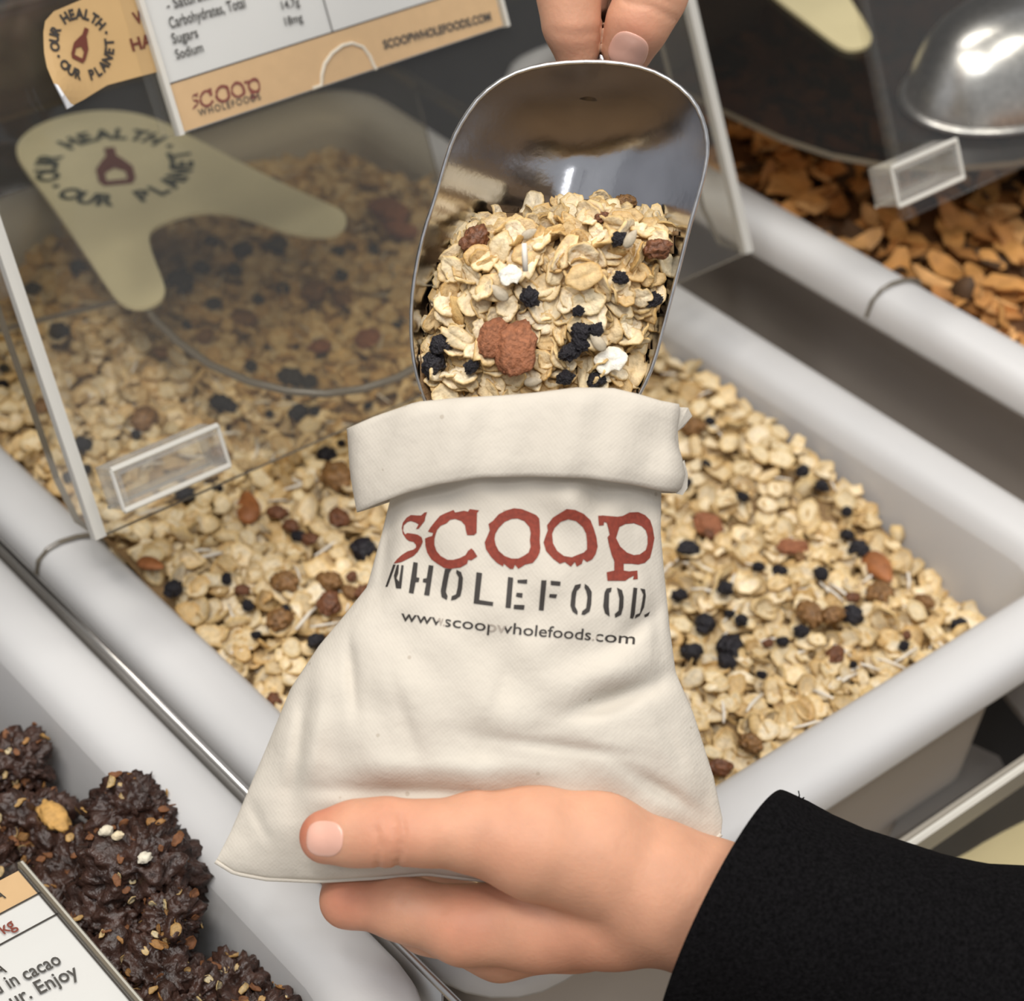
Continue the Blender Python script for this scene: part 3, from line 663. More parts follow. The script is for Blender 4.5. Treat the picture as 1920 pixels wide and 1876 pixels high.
# ------------------------------------------------------------------ price sign on the lid
SGN = LP.shift(0.0045)
sign = empty('sign_holder', SGN.P(*SGN.px(640, 160)), 'clear sign holder with a white nutrition card and tan footer, hung on the muesli lid', 'sign')
su0, sv0 = SGN.px(340, 250); su1, _ = SGN.px(945, 60); _, sv_t = SGN.px(330, 153)
top_v = sv0 + 0.12
CARD = SGN.shift(0.0012)
slab('paper_card', SGN, [(su0, sv0), (su1, sv0), (su1, top_v), (su0, top_v)], 0.0006, [MT['paper'], MT['paper']], sign)
hb = sv_t - sv0
slab('footer_band', SGN, [(su0 + .0003, sv0 + .0003), (su1 - .0003, sv0 + .0003), (su1 - .0003, sv0 + hb), (su0 + .0003, sv0 + hb)], 0.0002, [MT['tan'], MT['tan']], sign, h0=0.0007)
INK = SGN.shift(0.0011)
def line_plane(pl, a, b, wd, m, parent, name='rule'):
    q = seg_poly(a[0], a[1], b[0], b[1], wd); return poly_mesh(name, [(q, [])], lambda x, y: pl.P(x, y), m, parent)
line_plane(INK, (su0, sv0 + hb), (su1, sv0 + hb), 0.0005, MT['ink'], sign)
line_plane(INK, (su0 + .0004, sv0), (su0 + .0004, top_v), 0.0006, MT['ink'], sign)
va, vb = INK.px(625, 64); line_plane(INK, (va, sv0 + hb), (va, top_v), 0.0005, MT['ink'], sign)
mb = MB(); mb.box((0, 0, 0), (0, 0, 0)) if False else None
def holder_strip(pl, a0, a1, b0, b1, n0, n1, m, parent, nm, lab=None):
    mb = MB(); V = [pl.P(u, v, n) for n in (n0, n1) for u, v in ((a0, b0), (a1, b0), (a1, b1), (a0, b1))]
    mb.add(V, [(0, 3, 2, 1), (4, 5, 6, 7), (0, 1, 5, 4), (1, 2, 6, 5), (2, 3, 7, 6), (3, 0, 4, 7)])
    o = link(nm, mb.mesh(nm, [m]), parent)
    if lab: tag(o, lab)
    return o
holder_strip(SGN, su0 - 0.0022, su0 - 0.0002, sv0 - 0.0004, top_v, -0.001, 0.003, MT['edge'], sign, 'holder_edge', 'bright clear edge left of the card')
holder_strip(SGN, su1 + 0.0002, su1 + 0.0016, sv0 - 0.0004, top_v, -0.001, 0.003, MT['edge'], sign, 'holder_edge', 'bright clear edge right of the card')
holder_strip(SGN, su0 - 0.008, su0 - 0.0022, sv0, top_v, -0.001, 0.0004, MT['clear'], sign, 'holder_flap')
holder_strip(SGN, su0, su1, sv0, top_v, 0.0018, 0.0026, MT['clear'], sign, 'holder_front')
for s, a, b, h, m in (('- Saturated', (314, 19), (405, -7), 19, 'ink_soft'), ('Carbohydrates, Total', (319, 53), (461, 13), 20, 'ink_soft'), ('14.7g', (529, 18), (562, 9), 16, 'ink_soft'), ('18mg', (535, 48), (568, 39), 16, 'ink_soft'),
                      ('Sugars', (324, 82), (372, 69), 19, 'ink_soft'), ('Sodium', (331, 111), (382, 96), 18, 'ink_soft'), ('SCOOPWHOLEFOODS.COM', (720, 92), (921, 38), 17, 'ink')):
    text_plane(INK, s, a, b, h, MT[m], sign, bold=0.03 if m == 'ink' else 0.014)
# thumb notch pressed in the footer
notch = [(586, 166), (602, 160), (603, 140), (608, 120), (622, 100), (642, 85), (660, 81), (680, 88), (693, 105), (700, 122), (705, 130)]
mb = MB(); mb.tube([INK.P(*INK.px(*p), 0.0001) for p in notch], 0.0007, 0, 6); tag(link('thumb_notch', mb.mesh('thumb_notch', [MT['coconut']]), sign), 'pale arched thumb notch')

# traced lettering of the bag logo: outlines in print pixels
def c3(L): return [(700 + x / 6.253, 930 + y / 6.253) for x, y in L]
def c4(L): return [(960 + x / 6.253, 930 + y / 6.253) for x, y in L]
L_S = c3([(235,790),(330,770),(400,735),(470,700),(520,650),(560,580),(580,530),(565,480),(520,450),(470,440),(400,430),(372,447),(347,400),(355,340),(400,300),(440,290),(500,310),(530,330),(500,385),(530,380),(570,330),(600,290),(610,240),(630,185),(600,190),(560,225),(520,225),(440,220),(390,250),(345,310),(333,370),(345,440),(385,500),(420,525),(470,535),(500,570),(500,600),(470,625),(400,645),(330,690),(280,735)])
L_C = c3([(640,415),(665,370),(720,300),(780,230),(840,200),(940,160),(960,190),(1060,170),(1110,180),(1130,150),(1240,165),(1215,195),(1210,430),(1180,455),(1100,455),(1085,400),(1075,340),(1030,290),(960,265),(900,275),(860,315),(790,345),(750,390),(730,440),(715,500),(715,570),(740,640),(790,700),(870,745),(940,745),(1010,725),(1080,690),(1110,640),(1150,610),(1180,640),(1220,705),(1150,750),(1110,745),(1100,790),(1020,835),(900,850),(830,840),(750,790),(680,740),(630,660),(610,580),(605,495),(640,480),(690,465),(700,430)])
L_O1 = (c3([(1350,325),(1400,290),(1470,210),(1560,165),(1650,140),(1740,150),(1830,185),(1910,220),(1945,260),(1950,320),(1955,420),(1950,520),(1958,600),(1950,660),(1920,720),(1870,780),(1780,800),(1700,850),(1660,800),(1640,852),(1600,850),(1530,790),(1520,822),(1450,780),(1380,710),(1320,620),(1305,540),(1340,460),(1365,400)]),
        [c3([(1430,440),(1470,370),(1540,300),(1620,265),(1690,260),(1770,290),(1830,360),(1845,430),(1835,520),(1845,590),(1820,660),(1760,700),(1700,730),(1620,730),(1540,700),(1470,640),(1435,570),(1420,500)])])
L_O2 = (c4([(410,340),(480,250),(560,200),(640,150),(740,160),(840,205),(920,280),(960,380),(990,480),(1005,590),(980,680),(940,740),(880,770),(835,735),(820,790),(760,825),(738,770),(690,825),(620,770),(560,790),(480,730),(400,640),(370,540),(400,450),(420,400)]),
        [c4([(470,440),(500,370),(570,300),(660,270),(750,290),(830,360),(870,440),(880,540),(880,620),(840,660),(760,690),(700,715),(610,700),(530,640),(480,550)])])
L_P = (c4([(1010,230),(1060,225),(1240,240),(1300,230),(1380,190),(1480,185),(1560,220),(1620,280),(1650,370),(1670,490),(1650,600),(1620,720),(1560,780),(1480,800),(1400,790),(1310,790),(1310,870),(1370,880),(1470,870),(1475,970),(1420,975),(1430,930),(1370,960),(1330,990),(1120,990),(1110,890),(1200,870),(1200,760),(1170,690),(1140,580),(1120,480),(1145,450),(1130,380),(1110,310),(1080,300),(1075,340),(1020,345)]),
       [c4([(1220,490),(1260,360),(1330,325),(1430,315),(1520,350),(1570,400),(1590,470),(1590,560),(1570,630),(1500,680),(1430,690),(1350,660),(1270,590)])])
RED = [('S', (L_S, [])), ('C', (L_C, [])), ('O', L_O1), ('O', L_O2), ('P', L_P)]
ST = [c3([(232,800),(262,800),(165,1062),(140,1062)]), c3([(275,805),(300,800),(292,900),(270,960),(300,1000),(330,805),(355,810),(325,1082),(265,1078),(240,930)]),
      c3([(470,770),(520,780),(505,950),(540,955),(530,1005),(495,1005),(470,1140),(415,1130)]), c3([(650,805),(705,815),(655,1165),(595,1155),(620,1015),(580,1005),(585,965),(625,960)]),
      c3([(840,850),(920,850),(890,900),(870,1000),(850,1120),(870,1170),(860,1215),(800,1180),(790,1110),(820,950)]), c3([(975,860),(1030,890),(1050,960),(1040,1080),(1020,1170),(960,1210),(910,1220),(920,1170),(970,1150),(990,1060),(1000,950),(970,900)]),
      c3([(1210,890),(1275,900),(1240,1215),(1405,1240),(1400,1285),(1175,1255)]),
      c3([(1580,945),(1640,955),(1610,1310),(1550,1305)]), c3([(1690,980),(1805,975),(1800,1025),(1690,1015)]), c3([(1680,1130),(1750,1135),(1745,1190),(1672,1175)]), c3([(1650,1270),(1775,1275),(1765,1330),(1645,1320)]),
      c4([(345,985),(405,985),(370,1340),(315,1335)]), c4([(455,990),(570,1000),(565,1050),(455,1040)]), c4([(440,1145),(530,1150),(515,1195),(435,1185)]),
      c4([(740,1040),(810,1025),(800,1070),(760,1110),(745,1200),(740,1290),(770,1350),(765,1390),(710,1350),(685,1280),(700,1130)]), c4([(855,1025),(900,1060),(935,1120),(930,1260),(910,1350),(850,1390),(815,1385),(825,1345),(870,1310),(885,1180),(870,1110),(850,1070)]),
      c4([(1110,1080),(1170,1070),(1160,1120),(1140,1130),(1135,1290),(1145,1410),(1090,1370),(1070,1290),(1085,1130)]), c4([(1230,1070),(1290,1100),(1310,1180),(1305,1300),(1280,1390),(1210,1425),(1205,1380),(1250,1340),(1260,1200),(1245,1130)]),
      c4([(1425,1070),(1470,1075),(1440,1380),(1420,1435),(1385,1430)]), c4([(1505,1080),(1560,1090),(1570,1170),(1550,1300),(1500,1400),(1440,1435),(1450,1390),(1500,1370),(1525,1250),(1540,1150)]), c4([(1590,1370),(1620,1350),(1600,1400),(1560,1420),(1550,1390)])]
# the same logo, small, on the card footer
def sign_map(x, y):
    s, t = (x - 750) / 477.0, (y - 1000) / 130.0
    px = 360 + 127 * s + 8 * t; py = 188 - 33 * s + 38 * t
    return INK.P(*INK.px(px, py), 0.0001)
poly_mesh('red_logo', [g for _, g in RED], sign_map, MT['red'], sign)
text_plane(INK, 'WHOLEFOODS', (373, 218), (489, 186), 13, MT['ink'], sign, bold=0.01, spacing=1.25)

# ------------------------------------------------------------------ curled paper tag left of the sign
TG = LP.shift(0.0034)
tagroot = empty('paper_tag', TG.P(*TG.px(180, 90)), 'curled orange-tan paper tag with a bottle emblem, stuck behind the left edge of the sign', 'tag')
tp = [(150, 0), (98, 22), (82, 40), (78, 60), (76, 100), (77, 128), (84, 162), (106, 207), (150, 187), (198, 160), (250, 146), (304, 132), (304, -60), (170, -60)]
gx = []
def tag_h(a, b, cpt=TG.px(80, 190)):
    d = math.dist((a, b), cpt); return 0.010 * max(0, 1 - d / 0.028) ** 2
poly_mesh('paper_sheet', [([TG.px(*p) for p in tp], [])], lambda a, b: TG.P(a, b, 0.0012 + tag_h(a, b)), MT['tag'], tagroot, maxlen=0.004)
_cc = [TG.px(*p) for p in [(82, 160), (88, 163), (97, 180), (112, 196), (121, 200), (106, 207), (92, 186)]]
_cv = [TG.P(a, b, 0.0017 + tag_h(a, b)) for a, b in _cc] + [TG.P(a, b, 0.0026 + tag_h(a, b)) for a, b in _cc]; _n = len(_cc)
tag(link('curled_corner', fix_normals(mesh_py('curled_corner', _cv, [tuple(range(_n))[::-1], tuple(range(_n, 2 * _n))] + [(i, (i + 1) % _n, (i + 1) % _n + _n, i + _n) for i in range(_n)], [MT['paper']])), tagroot), 'pale curled-over corner')
emblem(TG, TG.px(149, 84), 0.0105, tagroot, h=lambda a, b: 0.0016 + tag_h(a, b), rot=math.radians(8), ink=MT['ink'],
       brot=math.atan2(*(np.array(TG.px(162, 52)) - np.array(TG.px(139, 122)))[::-1]) - math.pi / 2)
text_plane(TG, 'WA', (250, 47), (292, 33), 22, MT['redbrown'], tagroot, h=0.0016, bold=0.03)
text_plane(TG, 'HAN', (245, 96), (305, 80), 22, MT['redbrown'], tagroot, h=0.0016, bold=0.03)

# ------------------------------------------------------------------ lid, card, pull and scoop of the right-hand bin
lid2, LP2 = lid('bin_lid', 'clear acrylic flip lid over the orange-brown shards at upper right', 0.262, 0.59, 0.029, 0.072, 0.16, 'clear')
a0, b0 = LP2.px(1632, 388); b0 = max(b0, 0.0012)
finger_pull(LP2, a0, a0 + 0.040, b0, b0 + 0.016, lid2)
collar(0.2555, 0.60, 0.028, 0.036, lid2)
SP3 = Plane((0.4, 0.12, 0.075), (1, 0, 0), (0, 1, 0))
wb2 = wishbone(SP3, [(1380, -120), (1480, -110), (1560, -60), (1590, 0), (1622, 50), (1636, 78), (1625, 95), (1590, 100), (1565, 88), (1510, 45), (1450, 0), (1400, -50)], (1540, 20), 'cream wishbone-shaped card under the lid of the orange-brown shards at upper right')
shelf2 = empty('inner_shelf', (0.45, 0.15, 0.07), 'clear inner shelf under the upper-right lid, carrying cream card and metal scoop', 'shelf')
slab('shelf_plate', SP3.shift(-0.0035), smooth_poly([(-0.135, 0.0), (-0.12, -0.05), (-0.08, -0.085), (-0.02, -0.10), (0.06, -0.105), (0.19, -0.105), (0.19, 0.17), (-0.138, 0.17)], 1), 0.003, [MT['shade_tint'], MT['edge_dark']], shelf2)
mb = MB(); mb.box((0.262, 0.285, 0.0715), (0.59, 0.29, 0.09)); link('shelf_bracket', mb.mesh('shelf_bracket', [MT['clear_dim']]), shelf2)

# ------------------------------------------------------------------ orange-brown shards
def nz(x, y): return 0.022 + 0.006 * np.sin(np.asarray(x) * 33) * np.sin(np.asarray(y) * 29)
nx0, nx1, ny0, ny1 = 0.2555 + 0.031, 0.60 - 0.031, -0.24 + 0.031, 0.30 - 0.031
V, Q = bed('b', nx0, nx1, ny0, ny1, nz, None, '', '', drop=0.006); T = np.vstack([Q[:, [0, 1, 2]], Q[:, [0, 2, 3]]])
n = 1500
px_ = NR.uniform(nx0 + 0.006, nx1 - 0.006, n); py_ = NR.uniform(ny0 + 0.006, ny1 - 0.006, n)
pos = np.stack([px_, py_, nz(px_, py_) + NR.uniform(-0.006, 0.004, n)], -1)
Rm = rot_from(rand_normals(np.tile([[0, 0, 1.0]], (n, 1)), 0.35, NR), NR.uniform(0, 6.28, n))
tc_ = np.array([(0.62, 0.30, 0.085, 1), (0.50, 0.22, 0.06, 1), (0.70, 0.38, 0.14, 1), (0.10, 0.05, 0.02, 1), (0.58, 0.27, 0.08, 1)])[NR.choice(5, n, p=[.3, .25, .22, .13, .10])]
me = scatter_mesh('shards', CHIPS, pos, Rm, NR.uniform(0.016, 0.028, n), tc_, MT['flake_brown'])
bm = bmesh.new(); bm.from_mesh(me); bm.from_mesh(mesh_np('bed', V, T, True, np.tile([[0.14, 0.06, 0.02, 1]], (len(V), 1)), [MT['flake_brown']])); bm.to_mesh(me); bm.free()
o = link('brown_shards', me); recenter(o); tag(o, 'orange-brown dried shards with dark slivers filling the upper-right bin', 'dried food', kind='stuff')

# ------------------------------------------------------------------ metal scoops
def inside(poly, x, y):
    x = np.asarray(x, float); y = np.asarray(y, float); r = np.zeros(x.shape, bool); n = len(poly)
    for i in range(n):
        x0, y0 = poly[i]; x1, y1 = poly[(i + 1) % n]
        if y0 == y1: continue
        c = ((y0 > y) != (y1 > y)) & (x < (x1 - x0) * (y - y0) / (y1 - y0) + x0); r ^= c
    return r
def dist_poly(poly, x, y):
    x = np.asarray(x, float); y = np.asarray(y, float); d = np.full(x.shape, 1e9); n = len(poly)
    for i in range(n):
        x0, y0 = poly[i]; x1, y1 = poly[(i + 1) % n]; L2 = (x1 - x0) ** 2 + (y1 - y0) ** 2 + 1e-9
        t = np.clip(((x - x0) * (x1 - x0) + (y - y0) * (y1 - y0)) / L2, 0, 1)
        d = np.minimum(d, np.hypot(x - x0 - t * (x1 - x0), y - y0 - t * (y1 - y0)))
    return d
RIM = [(1080, 119), (1012, 126), (955, 144), (905, 180), (874, 222), (852, 262), (836, 312), (820, 372), (800, 430), (784, 500), (775, 570), (775, 640), (782, 690), (797, 740), (820, 790), (870, 815), (960, 822), (1050, 818), (1130, 800), (1175, 770), (1200, 730), (1222, 680), (1243, 600), (1264, 520), (1287, 430), (1303, 375), (1317, 325), (1324, 280), (1318, 235), (1299, 192), (1262, 157), (1212, 131), (1150, 120)]
RIM = smooth_poly(RIM, 1)
def rim_depth(py): return 0.601 + (np.asarray(py, float) - 120) * (0.017 / 640)
def make_scoop():
    root = empty('metal_scoop', W(1060, 400, 0.63), 'polished aluminium scoop heaped with muesli, tipped into the cotton bag', 'scoop')
    s0, s1 = np.array([1085.0, 320.0]), np.array([1000.0, 700.0]); n = len(RIM)
    def spine(p):
        t = np.clip(((p - s0) @ (s1 - s0)) / ((s1 - s0) @ (s1 - s0)), 0, 1); return s0 + (s1 - s0) * t
    def ring(s, extra, grow):
        out = []
        for p in RIM:
            p = np.array(p); q = spine(p); d = p - q; L = np.linalg.norm(d); g = q + d * s * (1 + grow / L)
            D = 0.036 * (1 - 0.72 * np.clip((p[1] - 640) / 180, 0, 1)); k = (1 - s ** 2.15) ** 0.96
            out.append(W(g[0], g[1], float(rim_depth(p[1] + (q[1] - p[1]) * (1 - s)) + D * k + extra)))
        return out
    ss = [1.0, 0.995, 0.985, 0.97, 0.94, 0.90, 0.85, 0.78, 0.7, 0.6, 0.48, 0.34, 0.18, 0.04]
    V, Fc = loft([ring(s, 0, 0) for s in ss], True, False, True)
    mb = MB().add(V, Fc); V, Fc = loft([ring(s, 0.0014, 7) for s in ss], True, False, True); mb.add(V, Fc)
    me = mesh_py('bowl', mb.V, mb.F, [MT['metal']], True)
    link('bowl', me, root)
    r0 = ring(1.0, 0, 0); r1 = ring(1.0, -0.0006, 2); r2 = ring(1.0, -0.0006, 6); r3 = ring(1.0, 0.0014, 8)
    V, Fc = loft([r0, r1, r2, r3]); me = mesh_py('rolled_rim', V, Fc, [MT['metal_rim']], True); tag(link('rolled_rim', fix_normals(me), root), 'bright rounded edge of the bowl')
    V, Fc = tube([W(1100, 175, .628), W(1112, 110, .622), W(1122, 20, .620), W(1130, -160, .618), W(1138, -420, .616), W(1140, -520, .615)], [.0055, .0062, .0065, .0075, .0078, .004], 16)
    tag(link('handle', fix_normals(mesh_py('handle', V, Fc, [MT['metal']], True)), root), 'round dark metal handle')
    return root
make_scoop()
# second scoop lying under the lid at upper right
def bowl_scoop():
    c = hit_z(1897, 82, 0.10); z0 = 0.0775; root = empty('metal_scoop', (float(c[0]), float(c[1]), z0), 'shiny rounded metal scoop lying face down under the clear lid at upper right', 'scoop')
    rings = []
    for r_, h_ in ((1.0, 0.0), (1.0, 0.001), (0.99, 0.008), (0.96, 0.017), (0.90, 0.027), (0.8, 0.036), (0.66, 0.043), (0.48, 0.048), (0.28, 0.0505), (0.05, 0.0515)):
        rings.append([(c[0] + 0.055 * r_ * math.cos(b) * (1.4 if math.cos(b) > 0 else 1), c[1] + 0.036 * r_ * math.sin(b), z0 + h_ * 0.85) for b in [2 * math.pi * k / 40 for k in range(40)]])
    V, Fc = loft(rings, True, False, True); link('bowl', fix_normals(mesh_py('bowl', V, Fc, [MT['metal_rim']], True)), root)
    mb = MB(); mb.tube([(c[0] + 0.056 * math.cos(b) * (1.4 if math.cos(b) > 0 else 1), c[1] + 0.037 * math.sin(b), z0 + 0.001) for b in [2 * math.pi * k / 40 for k in range(41)]], 0.0015, 0, 8)
    link('rolled_rim', mb.mesh('rolled_rim', [MT['metal_rim']], True), root)
    V, Fc = tube([(c[0] + 0.07, c[1] + 0.01, z0 + 0.02), (c[0] + 0.11, c[1] + 0.012, z0 + 0.024), (c[0] + 0.16, c[1] + 0.015, z0 + 0.02)], [.008, .009, .009], 14)
    link('handle', fix_normals(mesh_py('handle', V, Fc, [MT['metal']], True)), root)
bowl_scoop()

# ------------------------------------------------------------------ muesli on the scoop
HEAP = [(792, 800), (783, 690), (790, 620), (806, 560), (815, 505), (845, 455), (885, 415), (960, 392), (1040, 376), (1110, 371), (1180, 378), (1245, 398), (1276, 432), (1262, 490), (1245, 560), (1224, 640), (1198, 730), (1165, 790), (960, 810)]
def bowl_depth(x, y):
    """depth of the inside of the scoop bowl at a point"""
    x = np.atleast_1d(np.asarray(x, float)); y = np.atleast_1d(np.asarray(y, float)); p = np.stack([x, y], -1)
    s0, s1 = np.array([1085.0, 320.0]), np.array([1000.0, 700.0]); t = np.clip(((p - s0) @ (s1 - s0)) / ((s1 - s0) @ (s1 - s0)), 0, 1)
    q = s0 + t[:, None] * (s1 - s0); L = np.hypot(*(p - q).T) + 1e-6; u = (p - q) / L[:, None]
    rim = np.zeros(len(x)); rs = np.linspace(60, 420, 91)
    for r_ in rs: rim = np.where(inside(RIM, q[:, 0] + u[:, 0] * r_, q[:, 1] + u[:, 1] * r_), r_, rim)
    sr = np.clip(L / np.maximum(rim, 60), 0, 1); ye = q[:, 1] + u[:, 1] * rim
    return rim_depth(y) + 0.036 * (1 - 0.72 * np.clip((ye - 640) / 180, 0, 1)) * (1 - sr ** 2.15) ** 0.96
def heap_depth(x, y):
    e = np.clip(dist_poly(HEAP, x, y) / 120, 0, 1); t = np.clip(np.asarray(np.interp(x, [770, 815, 845, 885, 960, 1040, 1110, 1180, 1245, 1290], [620, 520, 460, 420, 395, 377, 372, 379, 399, 440])), 0, 900)
    k = np.clip(1 - (np.asarray(y, float) - t) / 75, 0, 1)
    return rim_depth(y) + 0.011 - 0.019 * np.sqrt(e * (2 - e)) * 0.9 + 0.017 * k * k
CAMUP = M @ np.array([0, 0.12, 1.0])          # roughly out of the scoop's mouth
VIEWN = M @ np.array([0, 0.0, 1.0])
gx = np.linspace(770, 1290, 60); gy = np.linspace(365, 815, 54); GX, GY = np.meshgrid(gx, gy, indexing='ij')
ins = inside(HEAP, GX, GY); idx = -np.ones(GX.shape, int); idx[ins] = np.arange(ins.sum())
V = Warr(GX[ins], GY[ins], np.minimum(heap_depth(GX[ins], GY[ins]) + 0.006, bowl_depth(GX[ins], GY[ins]) - 0.0006))
Q = np.stack([idx[:-1, :-1], idx[:-1, 1:], idx[1:, 1:], idx[1:, :-1]], -1).reshape(-1, 4); Q = Q[(Q >= 0).all(1)]
T = np.vstack([Q[:, [0, 1, 2]], Q[:, [0, 2, 3]]])
from collections import Counter
_ec = Counter(); _eo = {}
for q in Q.tolist():
    for k in range(4):
        a_, b_ = q[k], q[(k + 1) % 4]; e_ = (min(a_, b_), max(a_, b_)); _ec[e_] += 1; _eo[e_] = (a_, b_)
_sk = [_eo[e_] for e_, c_ in _ec.items() if c_ == 1]
_gxy = np.stack([GX[ins], GY[ins]], -1); _used = sorted({v_ for e_ in _sk for v_ in e_}); _mp = {v_: len(V) + i_ for i_, v_ in enumerate(_used)}
V = np.vstack([V, Warr(_gxy[_used, 0], _gxy[_used, 1], np.minimum(heap_depth(_gxy[_used, 0], _gxy[_used, 1]) + 0.018, bowl_depth(_gxy[_used, 0], _gxy[_used, 1]) - 0.0003))])
T = np.vstack([T] + [np.array([(a_, _mp[a_], _mp[b_]), (a_, _mp[b_], b_)]) for a_, b_ in _sk])
def heap_points(k, rng, margin=6):
    out = []
    while len(out) < k:
        x, y = rng.uniform(775, 1285), rng.uniform(365, 805)
        if inside(HEAP, x, y) and dist_poly(HEAP, x, y) > margin and dist_poly(RIM, x, y) > 25 and (x > 815 or y > 640 or NR.random() < 0.3): out.append((x, y))
    return np.array(out)
n = 520; hp = heap_points(n, NR, 10); d = np.minimum(heap_depth(hp[:, 0], hp[:, 1]) + NR.uniform(0.003, 0.0065, n), bowl_depth(hp[:, 0], hp[:, 1]) - 0.002)
pos = Warr(hp[:, 0], hp[:, 1], d); Rm = rot_from(rand_normals(np.tile([VIEWN], (n, 1)), 0.45, NR), NR.uniform(0, 6.28, n))
me = scatter_mesh('scoop_oats', OATS, pos, Rm, NR.uniform(0.006, 0.010, n), oat_tints(n, NR), MT['oat'])
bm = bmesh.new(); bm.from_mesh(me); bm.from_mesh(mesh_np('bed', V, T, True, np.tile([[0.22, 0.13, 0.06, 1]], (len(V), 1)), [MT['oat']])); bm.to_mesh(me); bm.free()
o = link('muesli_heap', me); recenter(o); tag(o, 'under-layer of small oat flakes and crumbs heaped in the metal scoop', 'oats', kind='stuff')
# 300 top flakes, one by one
oat_meshes = []
for i in range(24):
    V, T, tn = flake_hi(900 + i); c = OATCOL[(i * 5 + i // 12) % len(OATCOL)] * (0.92 + 0.02 * (i % 7)); c = np.minimum(c, 1); c[3] = 1
    oat_meshes.append(mesh_np('rolled_oat', V * 0.01, T, True, c[None] * tn, [MT['oat']]))
def place_mesh(name, me, P, Rmat, s, label, cat, group=None):
    o = bpy.data.objects.new(name, me); col.objects.link(o)
    s3 = [q / 0.01 for q in s] if hasattr(s, '__len__') else (s / 0.01,) * 3
    o.matrix_world = Matrix([[float(Rmat[i][j] * s3[j]) for j in range(3)] + [float(P[i])] for i in range(3)] + [[0, 0, 0, 1]])
    return tag(o, label, cat, group)
n = 297
best = heap_points(n, NR, 4)
d = np.minimum(heap_depth(best[:, 0], best[:, 1]) + NR.uniform(-0.0015, 0.0028, n), bowl_depth(best[:, 0], best[:, 1]) - 0.0028); pos = Warr(best[:, 0], best[:, 1], d)
Rm = rot_from(rand_normals(np.tile([CAMUP], (n, 1)), 0.75, NR), NR.uniform(0, 6.28, n)); sz = NR.uniform(0.0062, 0.0112, n)
for i in range(n):
    x, y = best[i]
    zn = ('upper' if y < 490 else ('middle' if y < 630 else 'lower')) + ' ' + ('left' if x < 940 else ('centre' if x < 1100 else 'right'))
    place_mesh('rolled_oat', oat_meshes[i % 24], pos[i], Rm[i], sz[i], 'pale rolled oat flake in the ' + zn + ' of the scoop heap', 'oat flake', 'rolled oat flakes on the scoop')
def up_at(x, y, lift=0.0): return W(x, y, min(float(heap_depth(x, y)), float(bowl_depth(x, y)[0]) - 0.0025) - 0.0015 - lift)
def put(kind, x, y, r, ang, label, group=None, lift=0.0, flat=1.0): 
    P = up_at(x, y, lift)
    o = place_fruit(kind, P, r * 0.61 / F, ang, label, group, up=VIEWN, tilt=0.15, flat=flat)
    return o
# image-plane angle helper: spin measured in the frame rot_from builds, so test by eye
put('date', 968, 655, 52, 1.45, 'big sugar-dusted reddish date piece lying in the middle of the scoop heap', lift=0.003)
put('date', 926, 634, 40, 1.1, 'smaller reddish date piece tucked left behind the big one in the scoop', lift=0.001)
put('raisin', 890, 450, 32, 0.9, 'red-brown raisin at the upper left of the scoop heap', lift=0.002)
put('raisin', 1232, 466, 27, 0.2, 'red-brown raisin against the right side of the scoop', lift=0.002)
put('raisin', 1127, 408, 15, 0.5, 'small brown raisin near the top of the scoop heap', lift=0.001)
put('sultana', 1170, 382, 24, 0.1, 'amber sultana on the top edge of the scoop heap', lift=0.0)
put('currant', 827, 645, 23, 0.3, 'upper black currant of two at the left side of the scoop', lift=0.001)
put('currant', 813, 682, 27, 1.3, 'lower black currant of two at the left side of the scoop', lift=0.001)
put('currant', 883, 688, 15, 0.8, 'small black currant half under flakes near the scoop tip', lift=0.002)
put('currant', 993, 556, 20, 2.2, 'black currant at the very centre of the scoop heap', lift=0.002)
put('currant', 1160, 448, 16, 1.0, 'black currant beside a grey kernel high in the scoop', lift=0.002)
put('currant', 1163, 521, 15, 0.0, 'round black currant in the right middle of the scoop', lift=0.002)
put('currant', 1223, 562, 18, 0.5, 'black currant near the right wall of the scoop', lift=0.002)
put('currant', 1085, 583, 12, 0.5, 'small dark currant right of centre in the scoop', lift=0.002)
for q, (x, y, r) in enumerate([(1090, 622, 20), (1118, 620, 16), (1088, 645, 19), (1068, 660, 20)]):
    put('currant', x, y, r, q * 1.3, 'black currant of the clump of four right of the date pieces in the scoop', 'clump of currants on the scoop', lift=0.003)
put('currant', 1060, 708, 17, 0.5, 'purple-black currant just above the bag cuff, left of a flatter one', lift=0.002)
put('currant', 1118, 712, 18, 0.2, 'flat black currant touching the top of the bag cuff', lift=0.001)
put('kernel', 1182, 447, 20, 1.0, 'greyish sunflower kernel lying high in the right of the scoop', lift=0.003)
put('kernel', 992, 438, 17, 0.5, 'greyish kernel near the upper middle of the scoop heap', lift=0.003)
put('kernel', 935, 548, 22, 2.5, 'greyish kernel left of the central currant in the scoop', lift=0.003)
put('kernel', 1120, 640, 22, 2.3, 'greyish kernel right of the currant clump in the scoop', lift=0.004)
put('kernel', 1000, 715, 18, 0.2, 'greyish kernel just above the bag cuff', lift=0.002)
wv, wt, wc = flake_hi(77)
white = mesh_np('rolled_oat', wv * 0.01, wt, True, np.array([[0.93, 0.89, 0.79, 1]]) * (0.5 + 0.5 * wc), [MT['oat']])
rm = rot_from(np.array([VIEWN]), np.array([0.3]))[0]
place_mesh('rolled_oat', white, up_at(957, 516, 0.004), rm, (0.0066, 0.0082, 0.006), 'round white flake standing out left of centre in the scoop', 'oat flake')
